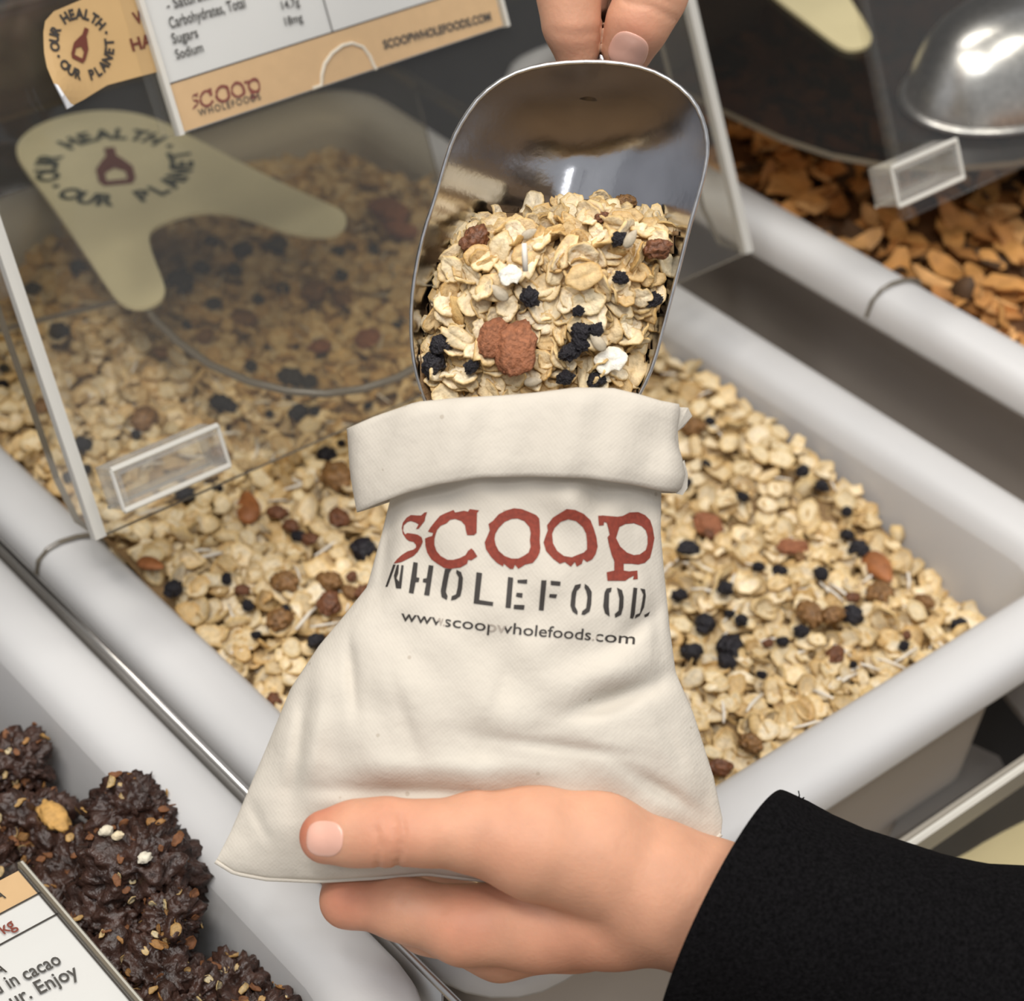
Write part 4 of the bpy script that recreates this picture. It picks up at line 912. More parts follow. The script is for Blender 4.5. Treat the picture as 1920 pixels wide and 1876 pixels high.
place_mesh('rolled_oat', white, up_at(1145, 676, 0.003), rm, (0.0095, 0.0105, 0.007), 'broad white flake near the scoop tip, right of the currant clump', 'oat flake')
place_mesh('rolled_oat', oat_meshes[3], up_at(1095, 517, 0.0035), rm, (0.0115, 0.0125, 0.008), 'broad cream flake with browned edges right of centre in the scoop', 'oat flake')
V, Fc = tube([W(983, 456, .589), W(984, 480, .589), W(985, 508, .5905)], 0.0008, 6)
o = link('coconut_shred', fix_normals(mesh_py('coconut_shred', V, Fc, [MT['coconut']], True))); recenter(o); tag(o, 'white coconut sliver standing upright in the scoop heap', 'coconut')

# ------------------------------------------------------------------ cotton bag
LB = ([700, 800, 930, 1000, 1100, 1160, 1210, 1290, 1400, 1470, 1560, 1615, 1660], [735, 735, 733, 716, 688, 640, 598, 545, 500, 470, 432, 404, 400])
RB = ([700, 800, 930, 1000, 1070, 1170, 1260, 1336, 1456, 1536, 1565, 1660], [1236, 1238, 1240, 1239, 1245, 1255, 1267, 1300, 1338, 1355, 1352, 1350])
BOT = ([404, 440, 500, 600, 700, 800, 900, 1000, 1150, 1250, 1340, 1352], [1615, 1637, 1648, 1652, 1646, 1638, 1650, 1655, 1645, 1615, 1575, 1564])
def sm(x): x = np.clip(x, 0, 1); return x * x * (3 - 2 * x)
def dp(py): return 0.601 + (np.asarray(py, float) - 740) * 0.000003
def bag_thick(px, py):
    px = np.asarray(px, float); py = np.asarray(py, float)
    L = np.interp(py, *LB); Rr = np.interp(py, *RB); s = np.clip((px - L) / (Rr - L), 0, 1)
    b = np.interp(px, *BOT); e = np.clip((b - py) / 260, 0, 1)
    prof = np.interp(py, [700, 900, 1000, 1150, 1350, 1500, 1650], [0.013, 0.013, 0.015, 0.018, 0.021, 0.019, 0.014])
    return prof * np.power(np.clip(4 * s * (1 - s), 0, 1), 0.62) * np.power(e * (2 - e), 0.6)
def G(px, py, cx, cy, sx, sy, ang=0.0):
    c, s_ = math.cos(ang), math.sin(ang); x = (px - cx) * c + (py - cy) * s_; y = -(px - cx) * s_ + (py - cy) * c
    return np.exp(-(x / sx) ** 2 - (y / sy) ** 2)
def bag_front(px, py):
    px = np.asarray(px, float); py = np.asarray(py, float)
    t = bag_thick(px, py)
    wr = 0.0
    wr = wr + 0.0042 * G(px, py, 1165, 1305, 95, 20, -0.35) - 0.003 * G(px, py, 1130, 1262, 110, 34, -0.35)      # crease right of centre
    wr = wr + 0.0024 * G(px, py, 1120, 930, 26, 45, 0.2) - 0.0022 * G(px, py, 1070, 930, 38, 60) + 0.002 * G(px, py, 1205, 965, 40, 30)
    wr = wr + 0.0022 * G(px, py, 560, 1395, 14, 85, 0.12) - 0.002 * G(px, py, 592, 1380, 22, 90, 0.12)
    wr = wr + 0.002 * G(px, py, 660, 1270, 10, 70, -0.08) + 0.0030 * G(px, py, 720, 1020, 12, 70, 0.1) - 0.0016 * G(px, py, 750, 1010, 18, 80, 0.1)
    wr = wr + 0.0016 * G(px, py, 480, 1530, 9, 60, -0.5) + 0.0022 * G(px, py, 1235, 1165, 16, 85, -0.1) + 0.0022 * G(px, py, 1190, 1180, 60, 16, -0.7)
    wr = wr + 0.0026 * G(px, py, 800, 1485, 190, 15, 0.03) - 0.002 * G(px, py, 850, 1440, 230, 24, 0.02)
    wr = wr + 0.0020 * G(px, py, 1330, 1500, 22, 60) + 0.0024 * G(px, py, 1240, 1480, 80, 13, 0.55) + 0.0014 * G(px, py, 1050, 1400, 120, 10, 0.12)
    wr = wr + 0.0012 * G(px, py, 930, 1330, 14, 120, 0.3) + 0.0010 * G(px, py, 760, 1350, 12, 90, -0.3) + 0.0012 * G(px, py, 1260, 1390, 12, 70, -0.5)
    n = 0.0008 * (np.sin(px / 47 + np.sin(py / 61) * 1.7) * np.sin(py / 39 + px / 120) + 0.6 * np.sin(px / 23 - py / 31 + 1))
    return dp(py) - t + (wr + n) * np.clip(t / 0.008, 0, 1)
def bag_back(px, py): return dp(py) + bag_thick(px, py) * 0.95
def coons(ns, nt):
    """grid of print pixels spanning the bag outline"""
    s = (1 - np.cos(np.linspace(0, math.pi, ns))) / 2; t = np.linspace(0, 1, nt); S, Tt = np.meshgrid(s, t, indexing='ij')
    y0 = 800.0
    xb = np.interp(s, [0, 1], [404, 1352]); xb = 404 + (1352 - 404) * s; yb = np.interp(xb, *BOT)
    Y = y0 + (yb[:, None] - y0) * Tt
    yl = y0 + (1615 - y0) * t; yr = y0 + (1564 - y0) * t
    xl = np.interp(yl, *LB); xr = np.interp(yr, *RB)
    X = xl[None] * (1 - S) + xr[None] * S
    return X, Y
X, Y = coons(110, 120)
Vf = Warr(X, Y, bag_front(X, Y)); Vb = Warr(X, Y, bag_back(X, Y)); ns, nt = X.shape
idx = np.arange(ns * nt).reshape(ns, nt)
Qf = np.stack([idx[:-1, :-1], idx[:-1, 1:], idx[1:, 1:], idx[1:, :-1]], -1).reshape(-1, 4)
Vall = np.vstack([Vf.reshape(-1, 3), Vb.reshape(-1, 3)]); Qall = np.vstack([Qf, Qf[:, ::-1] + ns * nt])
bag = empty('cotton_bag', W(900, 1640, 0.605), 'cream cotton drawstring-free bag with rolled cuff and red and black logo, held in the lower hand', 'bag')
bag['label'] = 'cream cotton bag with rolled cuff and red and black logo, held by the lower hand'
me = mesh_np('bag_body', Vall, Qall, True, None, [MT['cotton']])
bm = bmesh.new(); bm.from_mesh(me); bmesh.ops.remove_doubles(bm, verts=bm.verts, dist=0.00008); bmesh.ops.recalc_face_normals(bm, faces=bm.faces); bm.to_mesh(me); bm.free()
link('bag_body', me, bag)
# hem seam along the bottom
mb = MB(); mb.tube([W(x, float(np.interp(x, *BOT)) - 1.0, float(dp(1640))) for x in np.linspace(404, 1352, 60)], 0.0007, 0, 6)
link('bottom_seam', mb.mesh('bottom_seam', [MT['cotton']], True), bag)
# rolled cuff: an outward fold that rings the mouth
CT = ([650, 700, 780, 860, 940, 1000, 1080, 1150, 1200, 1240, 1274], [803, 781, 753, 745, 741, 736, 726, 727, 739, 751, 757])
CB = ([650, 668, 700, 760, 820, 900, 1000, 1100, 1180, 1240, 1283], [962, 957, 944, 921, 905, 892, 890, 893, 904, 917, 921])
def cuff():
    nb = 96; rows = []
    def half(front):
        out = []
        for k in range(nb // 2 + (1 if front else 0)):
            th = math.pi * k / (nb // 2); s = (1 - math.cos(th)) / 2
            out.append((s, math.sin(th)) if front else (1 - s, -math.sin(th)))
        return out
    cols = half(True)[:-1] + half(False)
    prof = [(1.0, 0.0028, 'in'), (1.02, 0.0036, 'e'), (1.012, 0.0052, 'e'), (0.96, 0.0058, 'f'), (0.8, 0.0062, 'f'), (0.6, 0.0060, 'f'), (0.4, 0.0057, 'f'), (0.2, 0.0052, 'f'), (0.08, 0.0044, 'f'), (0.02, 0.0032, 'f'), (0.0, 0.0015, 'f'), (0.02, -0.0004, 'i'), (0.1, -0.0014, 'i'), (0.3, -0.002, 'i'), (0.5, -0.002, 'i')]
    def xl(t): return np.interp(t, [0, 0.15, 0.55, 0.85, 1.02], [650, 652, 656, 664, 669])
    def xr(t): return np.interp(t, [0, 0.05, 0.25, 0.4, 0.75, 0.92, 1.02], [1273, 1276, 1272, 1268, 1286, 1285, 1270])
    for t, off, kind in prof:
        ring = []
        for s, sn in cols:
            a, b = float(xl(t)), float(xr(t)); px = a + (b - a) * s
            tt = t if sn >= 0 else 0.0 + t * 1.0
            y0, y1 = float(np.interp(px, *CT)), float(np.interp(px, *CB)); py = y0 + (y1 - y0) * tt + (9 if sn < 0 else 0) * abs(sn)
            B = 0.0135 + off + (0.0012 * math.sin(px / 41) + 0.0009 * math.sin(px / 17 + t * 3)) * (1 if t > 0.05 else 0.5)
            if kind == 'f' or kind == 'e': B += 0.0012 * math.exp(-((px - 1230) / 30) ** 2) * math.sin(t * 9) + 0.002 * t * math.exp(-((px - 1000) / 160) ** 2)
            d = float(dp(py)) - B * math.copysign(abs(sn) ** 0.6, sn)
            ring.append(W(px, py, d))
        rows.append(ring)
    V, Fc = loft(rows); return fix_normals(mesh_py('rolled_cuff', V, Fc, [MT['cotton']], True))
tag(link('rolled_cuff', cuff(), bag), 'wide turned-down cuff at the mouth of the bag')
# little gusset flap peeping out at the right
V = [W(1266, 885, .600), W(1283, 862, .602), (W(1290, 890, .603)), W(1289, 915, .602), W(1280, 928, .600), W(1268, 925, .598)]
V2 = [v + VIEWN * -0.001 for v in V]
link('cuff_corner', fix_normals(mesh_py('cuff_corner', V + V2, [(0, 1, 2, 3, 4, 5), (11, 10, 9, 8, 7, 6)] + [(i, (i + 1) % 6, (i + 1) % 6 + 6, i + 6) for i in range(6)], [MT['cotton']])), bag)
V = [W(1262, 762, .602), W(1290, 764, .604), W(1298, 780, .606), W(1282, 800, .605), W(1266, 812, .602)]
V2 = [v - VIEWN * 0.0012 for v in V]
link('cuff_corner', fix_normals(mesh_py('cuff_corner', V + V2, [(0, 1, 2, 3, 4), (9, 8, 7, 6, 5)] + [(i, (i + 1) % 5, (i + 1) % 5 + 5, i + 5) for i in range(5)], [MT['cotton']])), bag)
def on_bag(x, y): return W(x, y, float(bag_front(x, y)) - 0.00025)
for nm, g in RED: poly_mesh('red_letter', [g], on_bag, MT['red'], bag, maxlen=6)
poly_mesh('stencil_lettering', [(p, []) for p in ST], on_bag, MT['ink'], bag, maxlen=6)
# web address, set along the slightly sagging baseline
def url():
    word = 'www.scoopwholefoods.com'; TV, TF = text_mesh(word, 0.006); x0, x1 = TV[:, 0].min(), TV[:, 0].max()
    bx = [0, .16, .22, .38, .55, .83, .87, 1]; X_ = [751, 824, 836, 913, 990, 1108, 1122, 1190]; Y_ = [1163, 1172, 1174, 1183, 1191, 1200, 1202, 1207]
    polys = {0: [], 1: []}; V = {0: [], 1: []}; Fs = {0: [], 1: []}
    for f in TF:
        pts = []
        for i in f:
            u = (TV[i, 0] - x0) / (x1 - x0); px = float(np.interp(u, bx, X_)); py = float(np.interp(u, bx, Y_)) - TV[i, 1] * 30
            px += TV[i, 1] * 3
            pts.append((px, py))
        c = sum(p[0] for p in pts) / len(pts); g = 1 if (918 < c < 948 or 822 < c < 836 or 1108 < c < 1120) else 0
        o_ = len(V[g]); V[g] += [on_bag(*p) for p in pts]; Fs[g].append(tuple(range(o_, o_ + len(pts))))
    link('web_address', mesh_py('web_address', V[0], Fs[0], [MT['ink']]), bag)
    tag(link('web_address', mesh_py('web_address', V[1], Fs[1], [MT['ink_faint']]), bag), 'faded letters of the printed web address')
url()

# ------------------------------------------------------------------ hands: one smooth skin each, from blended bones
def surface_net(f, lo, hi, h):
    ax = [np.arange(lo[i], hi[i] + h, h) for i in range(3)]; X, Y, Z = np.meshgrid(*ax, indexing='ij')
    D = f(np.stack([X, Y, Z], -1).reshape(-1, 3)).reshape(X.shape); I = D < 0
    nx, ny, nz_ = D.shape; c = [(i, j, k) for i in (0, 1) for j in (0, 1) for k in (0, 1)]
    sl = lambda A, o: A[o[0]:nx - 1 + o[0], o[1]:ny - 1 + o[1], o[2]:nz_ - 1 + o[2]]
    cnt = sum(sl(I, o).astype(int) for o in c); act = (cnt > 0) & (cnt < 8)
    num = np.zeros(act.shape + (3,)); den = np.zeros(act.shape)
    for a in c:
        for ax_ in range(3):
            if a[ax_] == 1: continue
            b = list(a); b[ax_] = 1; da, db = sl(D, a), sl(D, tuple(b)); cr = (da < 0) != (db < 0)
            t = np.where(cr, da / np.where(da - db == 0, 1, da - db), 0)
            p = np.zeros(act.shape + (3,)); p[..., 0] = a[0]; p[..., 1] = a[1]; p[..., 2] = a[2]; p[..., ax_] += t
            num += p * cr[..., None]; den += cr
    ids = -np.ones(act.shape, int); ids[act] = np.arange(act.sum()); ii = np.argwhere(act)
    V = (ii + num[act] / den[act][:, None]) * h + np.array(lo)
    Qs = []
    for ax_ in range(3):
        o1 = [0, 0, 0]; o1[ax_] = 1
        A = I; B = np.roll(I, -1, ax_); cr = A != B
        sl_ = [slice(1, -1)] * 3; sl_[ax_] = slice(0, -1); m = np.zeros_like(cr); m[tuple(sl_)] = cr[tuple(sl_)]
        e = np.argwhere(m); u, v = [k for k in range(3) if k != ax_]
        def cell(du, dv):
            q = e.copy(); q[:, u] += du; q[:, v] += dv; return ids[q[:, 0], q[:, 1], q[:, 2]]
        q = np.stack([cell(-1, -1), cell(0, -1), cell(0, 0), cell(-1, 0)], -1); flip = A[m]
        if ax_ == 1: flip = ~flip
        q[~flip] = q[~flip][:, ::-1]; Qs.append(q)
    Q = np.vstack(Qs); return V, Q[(Q >= 0).all(1)]
def smin(a, b, k): h = np.clip(0.5 + 0.5 * (b - a) / k, 0, 1); return b * (1 - h) + a * h - k * h * (1 - h)
def cap_sdf(P, a, b, ra, rb):
    ab = b - a; t = np.clip(((P - a) @ ab) / (ab @ ab), 0, 1); return np.linalg.norm(P - (a + t[:, None] * ab), axis=1) - (ra + t * (rb - ra))
def bones(chains):
    out = []
    for ch, k in chains:
        pts = [(W(x, y, d), r * d / F) for x, y, d, r in ch]
        out.append(([(pts[i][0], pts[i + 1][0], pts[i][1], pts[i + 1][1]) for i in range(len(pts) - 1)], k))
    return out
def make_hand(chains, grooves, h=0.0009, kin=0.004, creases=None):
    bs = bones(chains); allp = np.array([q for ch, _ in bs for b in ch for q in (b[0], b[1])]); rmax = max(b[2] for ch, _ in bs for b in ch)
    lo, hi = allp.min(0) - rmax - 0.004, allp.max(0) + rmax + 0.004
    def f(P):
        D = None
        for ch, k in bs:
            dc = None
            for b in ch:
                x = cap_sdf(P, *b); dc = x if dc is None else smin(dc, x, kin)
            D = dc if D is None else smin(D, dc, k)
        for (p, wd, dep) in grooves:
            g = None
            for i in range(len(p) - 1):
                x = cap_sdf(P, W(*p[i]), W(*p[i + 1]), 0, 0); g = x if g is None else np.minimum(g, x)
            D = D + dep * np.exp(-(g / wd) ** 2)
        if creases:                                   # skin creases: thin folds running over the side that faces out
            c = (P - CAM) @ M; zd = -c[:, 2]; qx = 960 + F * c[:, 0] / zd; qy = 938 - F * c[:, 1] / zd
            for line, wd, dep, zc in creases:
                g = np.full(len(P), 1e9)
                for (x0, y0), (x1, y1) in zip(line[:-1], line[1:]):
                    t = np.clip(((qx - x0) * (x1 - x0) + (qy - y0) * (y1 - y0)) / ((x1 - x0) ** 2 + (y1 - y0) ** 2), 0, 1)
                    g = np.minimum(g, np.hypot(qx - x0 - t * (x1 - x0), qy - y0 - t * (y1 - y0)))
                D = D + dep * np.exp(-(g / wd) ** 2) * (zd < zc)
        return D
    return surface_net(f, lo, hi, h)
def skin_tint(V, spots, base=(0.62, 0.325, 0.205), red=(0.56, 0.16, 0.09)):
    t = np.zeros(len(V))
    for p, r, a in spots: t = np.maximum(t, a * np.exp(-(np.linalg.norm(V - p, axis=1) / r) ** 2))
    c = np.array(base)[None] * (1 - t[:, None]) + np.array(red)[None] * t[:, None]
    return np.hstack([c, np.ones((len(V), 1))])

lower = empty('person', W(1250, 1700, 0.62), 'right-hand side lower arm in black sleeve, its hand pinching the cotton bag from below', 'person')
lower['label'] = 'lower hand and wrist in a black sleeve, holding the base of the cotton bag'
def df(x, y): return float(bag_front(x, y))
z1 = 0.583
chains = [
    ([(612, 1568, z1 + .0005, 51), (668, 1562, z1, 58), (725, 1559, z1 - .001, 60), (800, 1562, z1 - .0005, 58), (895, 1561, z1 + .002, 74), (1000, 1578, z1 + .005, 105), (1110, 1598, z1 + .009, 115)], 0.004),
    ([(1110, 1598, z1 + .009, 115), (1230, 1668, .596, 126), (1330, 1705, .598, 128), (1480, 1760, .598, 132), (1620, 1810, .598, 140)], 0.004),
    ([(640, 1640, .626, 38), (652, 1688, .612, 47), (755, 1702, .606, 58), (872, 1735, .604, 71), (1010, 1726, .604, 92), (1150, 1705, .602, 108), (1250, 1690, .60, 118)], 0.003),
    ([(700, 1610, .640, 34), (690, 1672, .630, 42), (800, 1730, .622, 54), (938, 1772, .620, 63), (1080, 1735, .616, 82), (1230, 1700, .612, 105)], 0.0035),
    ([(740, 1600, .652, 32), (730, 1660, .645, 40), (850, 1720, .637, 50), (985, 1755, .634, 58), (1110, 1730, .628, 75), (1240, 1700, .618, 100)], 0.0035),
    ([(830, 1610, .658, 28), (820, 1660, .652, 34), (910, 1710, .647, 43), (1020, 1740, .643, 50), (1130, 1725, .636, 66), (1250, 1700, .622, 92)], 0.0035)]
dz = z1 - 60 * z1 / F
dk = dz - 0.0002
grooves = [([(800, 1634, .592), (850, 1642, .590), (900, 1655, .589), (945, 1674, .588)], 0.0024, 0.0046),
           ([(842, 1656, .590), (834, 1680, .591), (824, 1702, .594)], 0.0013, 0.0016), ([(758, 1652, .597), (752, 1688, .596)], 0.0012, 0.0011), ([(880, 1690, .590), (905, 1730, .588)], 0.0014, 0.0006),
           ]
creases = [([(751, 1530), (757, 1560), (753, 1592), (744, 1622)], 6, 0.0008, .583), ([(706, 1552), (711, 1585), (710, 1622)], 6, 0.0006, .583),
           ([(727, 1525), (732, 1562)], 6, 0.00035, .583), ([(724, 1578), (729, 1615)], 6, 0.0004, .583), ([(736, 1505), (742, 1535)], 6, 0.0003, .583), ([(742, 1560), (740, 1600)], 6, 0.0003, .583)]
V, Q = make_hand(chains, grooves, 0.00085, 0.004, creases)
spots = [(W(570, 1560, z1), 0.0085, 0.85), (W(600, 1520, z1), 0.008, 0.6), (W(640, 1690, .603), 0.012, 0.45), (W(730, 1560, dz), 0.012, 0.25), (W(870, 1735, .593), 0.012, 0.3), (W(940, 1600, .58), 0.012, 0.15), (W(1100, 1800, .60), 0.025, 0.3)]
o = link('hand', mesh_np('hand', V, Q, True, skin_tint(V, spots), [MT['skin']]), lower)
def nail(name, c, ang, rx, ry, V, Q, parent):
    """nail plate laid on the finger: each point is cast from the print onto the skin and lifted a little"""
    from mathutils.bvhtree import BVHTree
    bv = BVHTree.FromPolygons([Vector(v) for v in V.tolist()], Q.tolist()); o_ = Vector(CAM.tolist()); rings = []; ca, sa = math.cos(ang), math.sin(ang)
    for fr, lift in ((1.0, -0.0003), (0.985, 0.00015), (0.93, 0.00030), (0.8, 0.00034), (0.6, 0.00038), (0.4, 0.0004), (0.2, 0.0004), (0.02, 0.0004)):
        ring = []
        for k in range(32):
            a = 2 * math.pi * k / 32; ex = abs(math.cos(a)) ** 0.75 * math.copysign(1, math.cos(a)); ey = abs(math.sin(a)) ** 0.75 * math.copysign(1, math.sin(a))
            u, v = ex * rx * fr, ey * ry * fr; d_ = Vector(_ray(c[0] + ca * u - sa * v, c[1] + sa * u + ca * v).tolist()).normalized()
            h_ = bv.ray_cast(o_, d_)
            p = h_[0] if h_[0] is not None else o_ + d_ * (Vector((Vector(W(c[0], c[1], 0.6).tolist()) - o_)).length)
            ring.append(np.array(p) - np.array(d_) * lift)
        rings.append(ring)
    V_, Fc = loft(rings, True, False, True); return tag(link(name, fix_normals(mesh_py(name, V_, Fc, [MT['nail']], True)), parent), 'short pink nail')
nail('thumbnail', (609, 1572), 0.05, 35, 34, V, Q, lower)
# sleeve: loose black tube, open at the cuff
def sleeve():
    rings = []; inner = []
    cs = [(1352, 1722, 268, 52, 0.036), (1362, 1728, 270, 54, 0.0365), (1400, 1745, 268, 56, 0.0365), (1450, 1768, 262, 56, 0.036), (1520, 1795, 262, 54, 0.037), (1600, 1815, 262, 52, 0.038), (1680, 1842, 264, 52, 0.039), (1760, 1870, 270, 50, 0.040), (1830, 1885, 272, 50, 0.041), (1900, 1885, 276, 50, 0.042), (1980, 1895, 282, 50, 0.043), (2100, 1930, 290, 50, 0.045), (2250, 1980, 300, 50, 0.046)]
    for i, (x, y, r, b, dd) in enumerate(cs):
        a0 = math.radians(64.5 + min(i, 8) * 0.7); mx, my = math.cos(a0), -math.sin(a0); ring = []
        for k in range(64):
            t = 2 * math.pi * k / 64; ct, st = math.cos(t), math.sin(t)
            fold = 1 + (0.022 * math.sin(3 * t + i * 0.9) + 0.014 * math.sin(7 * t - i * 1.3)) * min(1, i / 4)
            px = x + mx * r * ct * fold - b * st * 0.9 * (1 if st > 0 else -1) * (1 if st > 0 else 0.4); py = y + my * r * ct * fold - 0.25 * b * max(st, 0)
            px = x + mx * r * ct * fold - b * st * 0.8; py = y + my * r * ct * fold - b * 0.35 * st
            ring.append(W(px, py, 0.598 - dd * st * fold))
        rings.append(ring)
    def shrink(ring, f):
        c = sum(ring) / len(ring); return [c + (p - c) * f for p in ring]
    rows = [shrink(rings[4], 0.93), shrink(rings[2], 0.94), shrink(rings[0], 0.955), shrink(rings[0], 0.985)] + rings
    V, Fc = loft(rows, True, False, True); return fix_normals(mesh_py('sleeve', V, Fc, [MT['sleeve']], True))
tag(link('sleeve', sleeve(), lower), 'loose black jersey sleeve')
mb = MB()
for pts in ([(1470, 1500), (1463, 1493), (1466, 1486)], [(1462, 1502), (1458, 1492)], [(1497, 1500), (1499, 1490), (1497, 1482)], [(1500, 1502), (1508, 1494)], [(1512, 1506), (1524, 1508)], [(1480, 1499), (1475, 1490)]):
    mb.tube([W(x, y, .598) for x, y in pts], [0.0004] + [0.00018] * (len(pts) - 1), 0, 5)
link('loose_threads', mb.mesh('loose_threads', [MT['sleeve']]), lower)
P = W(1618, 1797, 0.5605); me = lump('lint_speck', MT['lint'], .0007, .0007, .0011, .3, 2, 4, 1); me.transform(Matrix.Translation([float(v) for v in P])); link('lint_speck', me, lower)

# upper hand gripping the scoop handle
upper = empty('person', W(1160, -150, 0.62), 'upper hand pinching the scoop handle, two fingertips showing above the rim', 'person')
chains = [
    ([(1081, 98, .617, 42), (1071, 45, .614, 50), (1066, -15, .613, 56), (1058, -140, .615, 62), (1075, -290, .625, 66)], 0.001),
    ([(1177, 92, .616, 49), (1197, 42, .612, 56), (1224, -12, .611, 61), (1250, -90, .613, 67), (1270, -220, .622, 85), (1220, -420, .64, 115)], 0.001),
    ([(1040, -40, .632, 48), (1015, -120, .630, 54), (1030, -300, .635, 66)], 0.003),
    ([(1015, -110, .642, 46), (990, -190, .640, 52), (1040, -340, .642, 64)], 0.003),
    ([(1000, -190, .652, 40), (985, -260, .650, 46), (1060, -400, .65, 60)], 0.003),
    ([(1075, -290, .625, 66), (1130, -400, .635, 110), (1150, -560, .645, 120), (1160, -800, .66, 130)], 0.006)]
dzu = .613 - 57 * .613 / F
grooves = []
creases = [([(1172, 2), (1215, 10), (1262, 34)], 6, 0.0007, .611), ([(1190, -14), (1228, -8), (1270, 12)], 6, 0.0004, .611), ([(1035, 58), (1078, 66), (1122, 60)], 8, 0.0004, .613)]
V, Q = make_hand(chains, grooves, 0.00105, 0.004, creases)
spots = [(W(1180, 90, .60), 0.009, 0.7), (W(1090, 110, .60), 0.009, 0.6), (W(1140, 75, .60), 0.006, 0.4)]
link('hand', mesh_np('hand', V, Q, True, skin_tint(V, spots), [MT['skin']]), upper)
nail('thumbnail', (1178, 95), 0.42, 37, 34, V, Q, upper)

# ------------------------------------------------------------------ granola clusters in the left bin
def cz(x, y): return -0.030 + 0 * np.asarray(x)
clist = [(30, 1432, 58), (58, 1545, 70), (8, 1600, 62), (246, 1522, 74), (268, 1622, 96), (150, 1640, 78), (210, 1730, 84), (322, 1722, 48), (92, 1720, 72), (285, 1822, 66), (352, 1868, 62), (440, 1858, 66), (180, 1830, 74), (60, 1850, 80), (-60, 1500, 80), (-70, 1650, 90), (-60, 1800, 90), (300, 1935, 80), (480, 1930, 70), (150, 1950, 90)]
CL_LAB = {0: 'small dark cluster at the top left corner of the clusters', 3: 'pointed top of the tall dark cluster standing above the others', 4: 'tall dark cluster with pale oats and a white flake on its face', 5: 'dark cluster between the tall one and the paper card', 6: 'big dark cluster with a black hollow, beside the card edge',
          7: 'small dark cluster jutting to the right with a pale chip on its tip', 1: 'dark cluster with a torn golden fibre stuck on its right', 10: 'dark cluster at the bottom edge next to the card', 11: 'dark cluster at the bottom right of the clusters', 9: 'dark cluster low beside the card edge', 8: 'dark cluster half hidden by the corner of the card'}
SEEDC = [(0.62, 0.47, 0.26, 1), (0.5, 0.33, 0.15, 1), (0.72, 0.62, 0.42, 1), (0.22, 0.10, 0.05, 1), (0.40, 0.22, 0.09, 1)]
for i, (cx, cy, r) in enumerate(clist):
    zc = (-0.006 if i in (3, 4, 7) else -0.018 - 0.004 * (i % 3)); P = hit_z(cx, cy, zc); rr = r * 0.68 / F * 1.12
    root = empty('granola_cluster', P, CL_LAB.get(i, 'dark chocolate granola cluster deep in the pile at lower left'), 'granola', 'chocolate granola clusters in the left bin')
    bm = bmesh.new(); bmesh.ops.create_icosphere(bm, subdivisions=5, radius=1)
    for v in bm.verts:
        p = v.co.copy(); s = Vector((i * 3.1, 1.7, 4.2))
        d_ = 0.42 * noise.noise(p * 1.3 + s) + 0.30 * noise.noise(p * 3.0 + s) + 0.24 * (1 - 2 * abs(noise.noise(p * 5.5 + s))) + 0.12 * (1 - 2 * abs(noise.noise(p * 12 + s)))
        q = p * (1 + d_ - 0.22); v.co = Vector((q.x * rr, q.y * rr * 1.0, q.z * rr * 0.9)) + Vector([float(c) for c in P])
    bm.normal_update()
    pts = [(v.co.copy(), v.normal.copy()) for v in bm.verts if v.normal.dot(Vector([float(c) for c in VIEWN])) > 0.0 or v.normal.z > 0.1]
    me = bpy.data.meshes.new('cluster_body'); bm.to_mesh(me); bm.free(); me.materials.append(MT['cacao']); me.polygons.foreach_set('use_smooth', [True] * len(me.polygons))
    link('cluster_body', me, root)
    rg = random.Random(i); k = 30; sel = rg.sample(pts, k)
    pos = np.array([list(p + n_ * 0.0003) for p, n_ in sel]); Rm = rot_from(rand_normals(np.array([list(n_) for _, n_ in sel]), 0.35, NR), NR.uniform(0, 6.28, k))
    tn = np.array([SEEDC[rg.choice([0, 1, 3, 3, 3, 3, 4, 4, 2] )] for _ in range(k)]); szs = np.array([rg.uniform(0.0025, 0.0058) for _ in range(k)])
    g = link('embedded_grains', scatter_mesh('embedded_grains', OATS, pos, Rm, szs, tn, MT['oat']), root); g['kind'] = 'stuff'; g['label'] = 'pale and brown grains stuck in the chocolate'
    if i in (1, 4):
        for (ax, ay, ar, lab, cc) in ([(100, 1528, 26, 'torn golden fibrous fruit piece', (0.60, 0.34, 0.10, 1))] if i == 1 else [(205, 1548, 15, 'white broken nut', (0.80, 0.72, 0.55, 1)), (274, 1606, 15, 'white oval flake', (0.78, 0.72, 0.58, 1)), (218, 1565, 12, 'white broken nut', (0.72, 0.6, 0.40, 1))]):
            mm = mat('nut_' + str(ax), cc, 0.7, noise_amt=0.3, noise_scale=400, bump=0.8, bump_scale=300)
            me = lump('nut_piece', mm, ar * .66 / F * 1.0, ar * .66 / F * (1.9 if i == 1 else 0.8), ar * .66 / F * .6, .3, 2, ax, 3)
            # lay it on the side of the cluster that faces up and forward
            best_ = min(pts, key=lambda q: (np.array([float(c) for c in q[0]]) - CAM - _ray(ax, ay) * (np.linalg.norm(np.array(q[0]) - CAM) * 0.995)) @ (np.array([float(c) for c in q[0]]) - CAM - _ray(ax, ay) * (np.linalg.norm(np.array(q[0]) - CAM) * 0.995)))
            me.transform(Matrix.Translation(best_[0] + best_[1] * 0.001)); tag(link('nut_piece', me, root), lab)
mb = MB(); V, Q = bed('b', -0.435 + 0.033, -0.1075 - 0.034, -0.137 + 0.034, 0.385 - 0.034, lambda x, y: -0.05 + 0 * x + 0.02 * np.clip((-0.17 - x) * 20, 0, 1), None, '', '', 60, 60, drop=0)
n = 3600
px_ = NR.uniform(-0.40, -0.145, n); py_ = NR.uniform(-0.09, 0.34, n); keep = (px_ < -0.160 - np.clip(py_, 0, 1) * 0.02) ; px_, py_ = px_[keep], py_[keep]; n = len(px_)
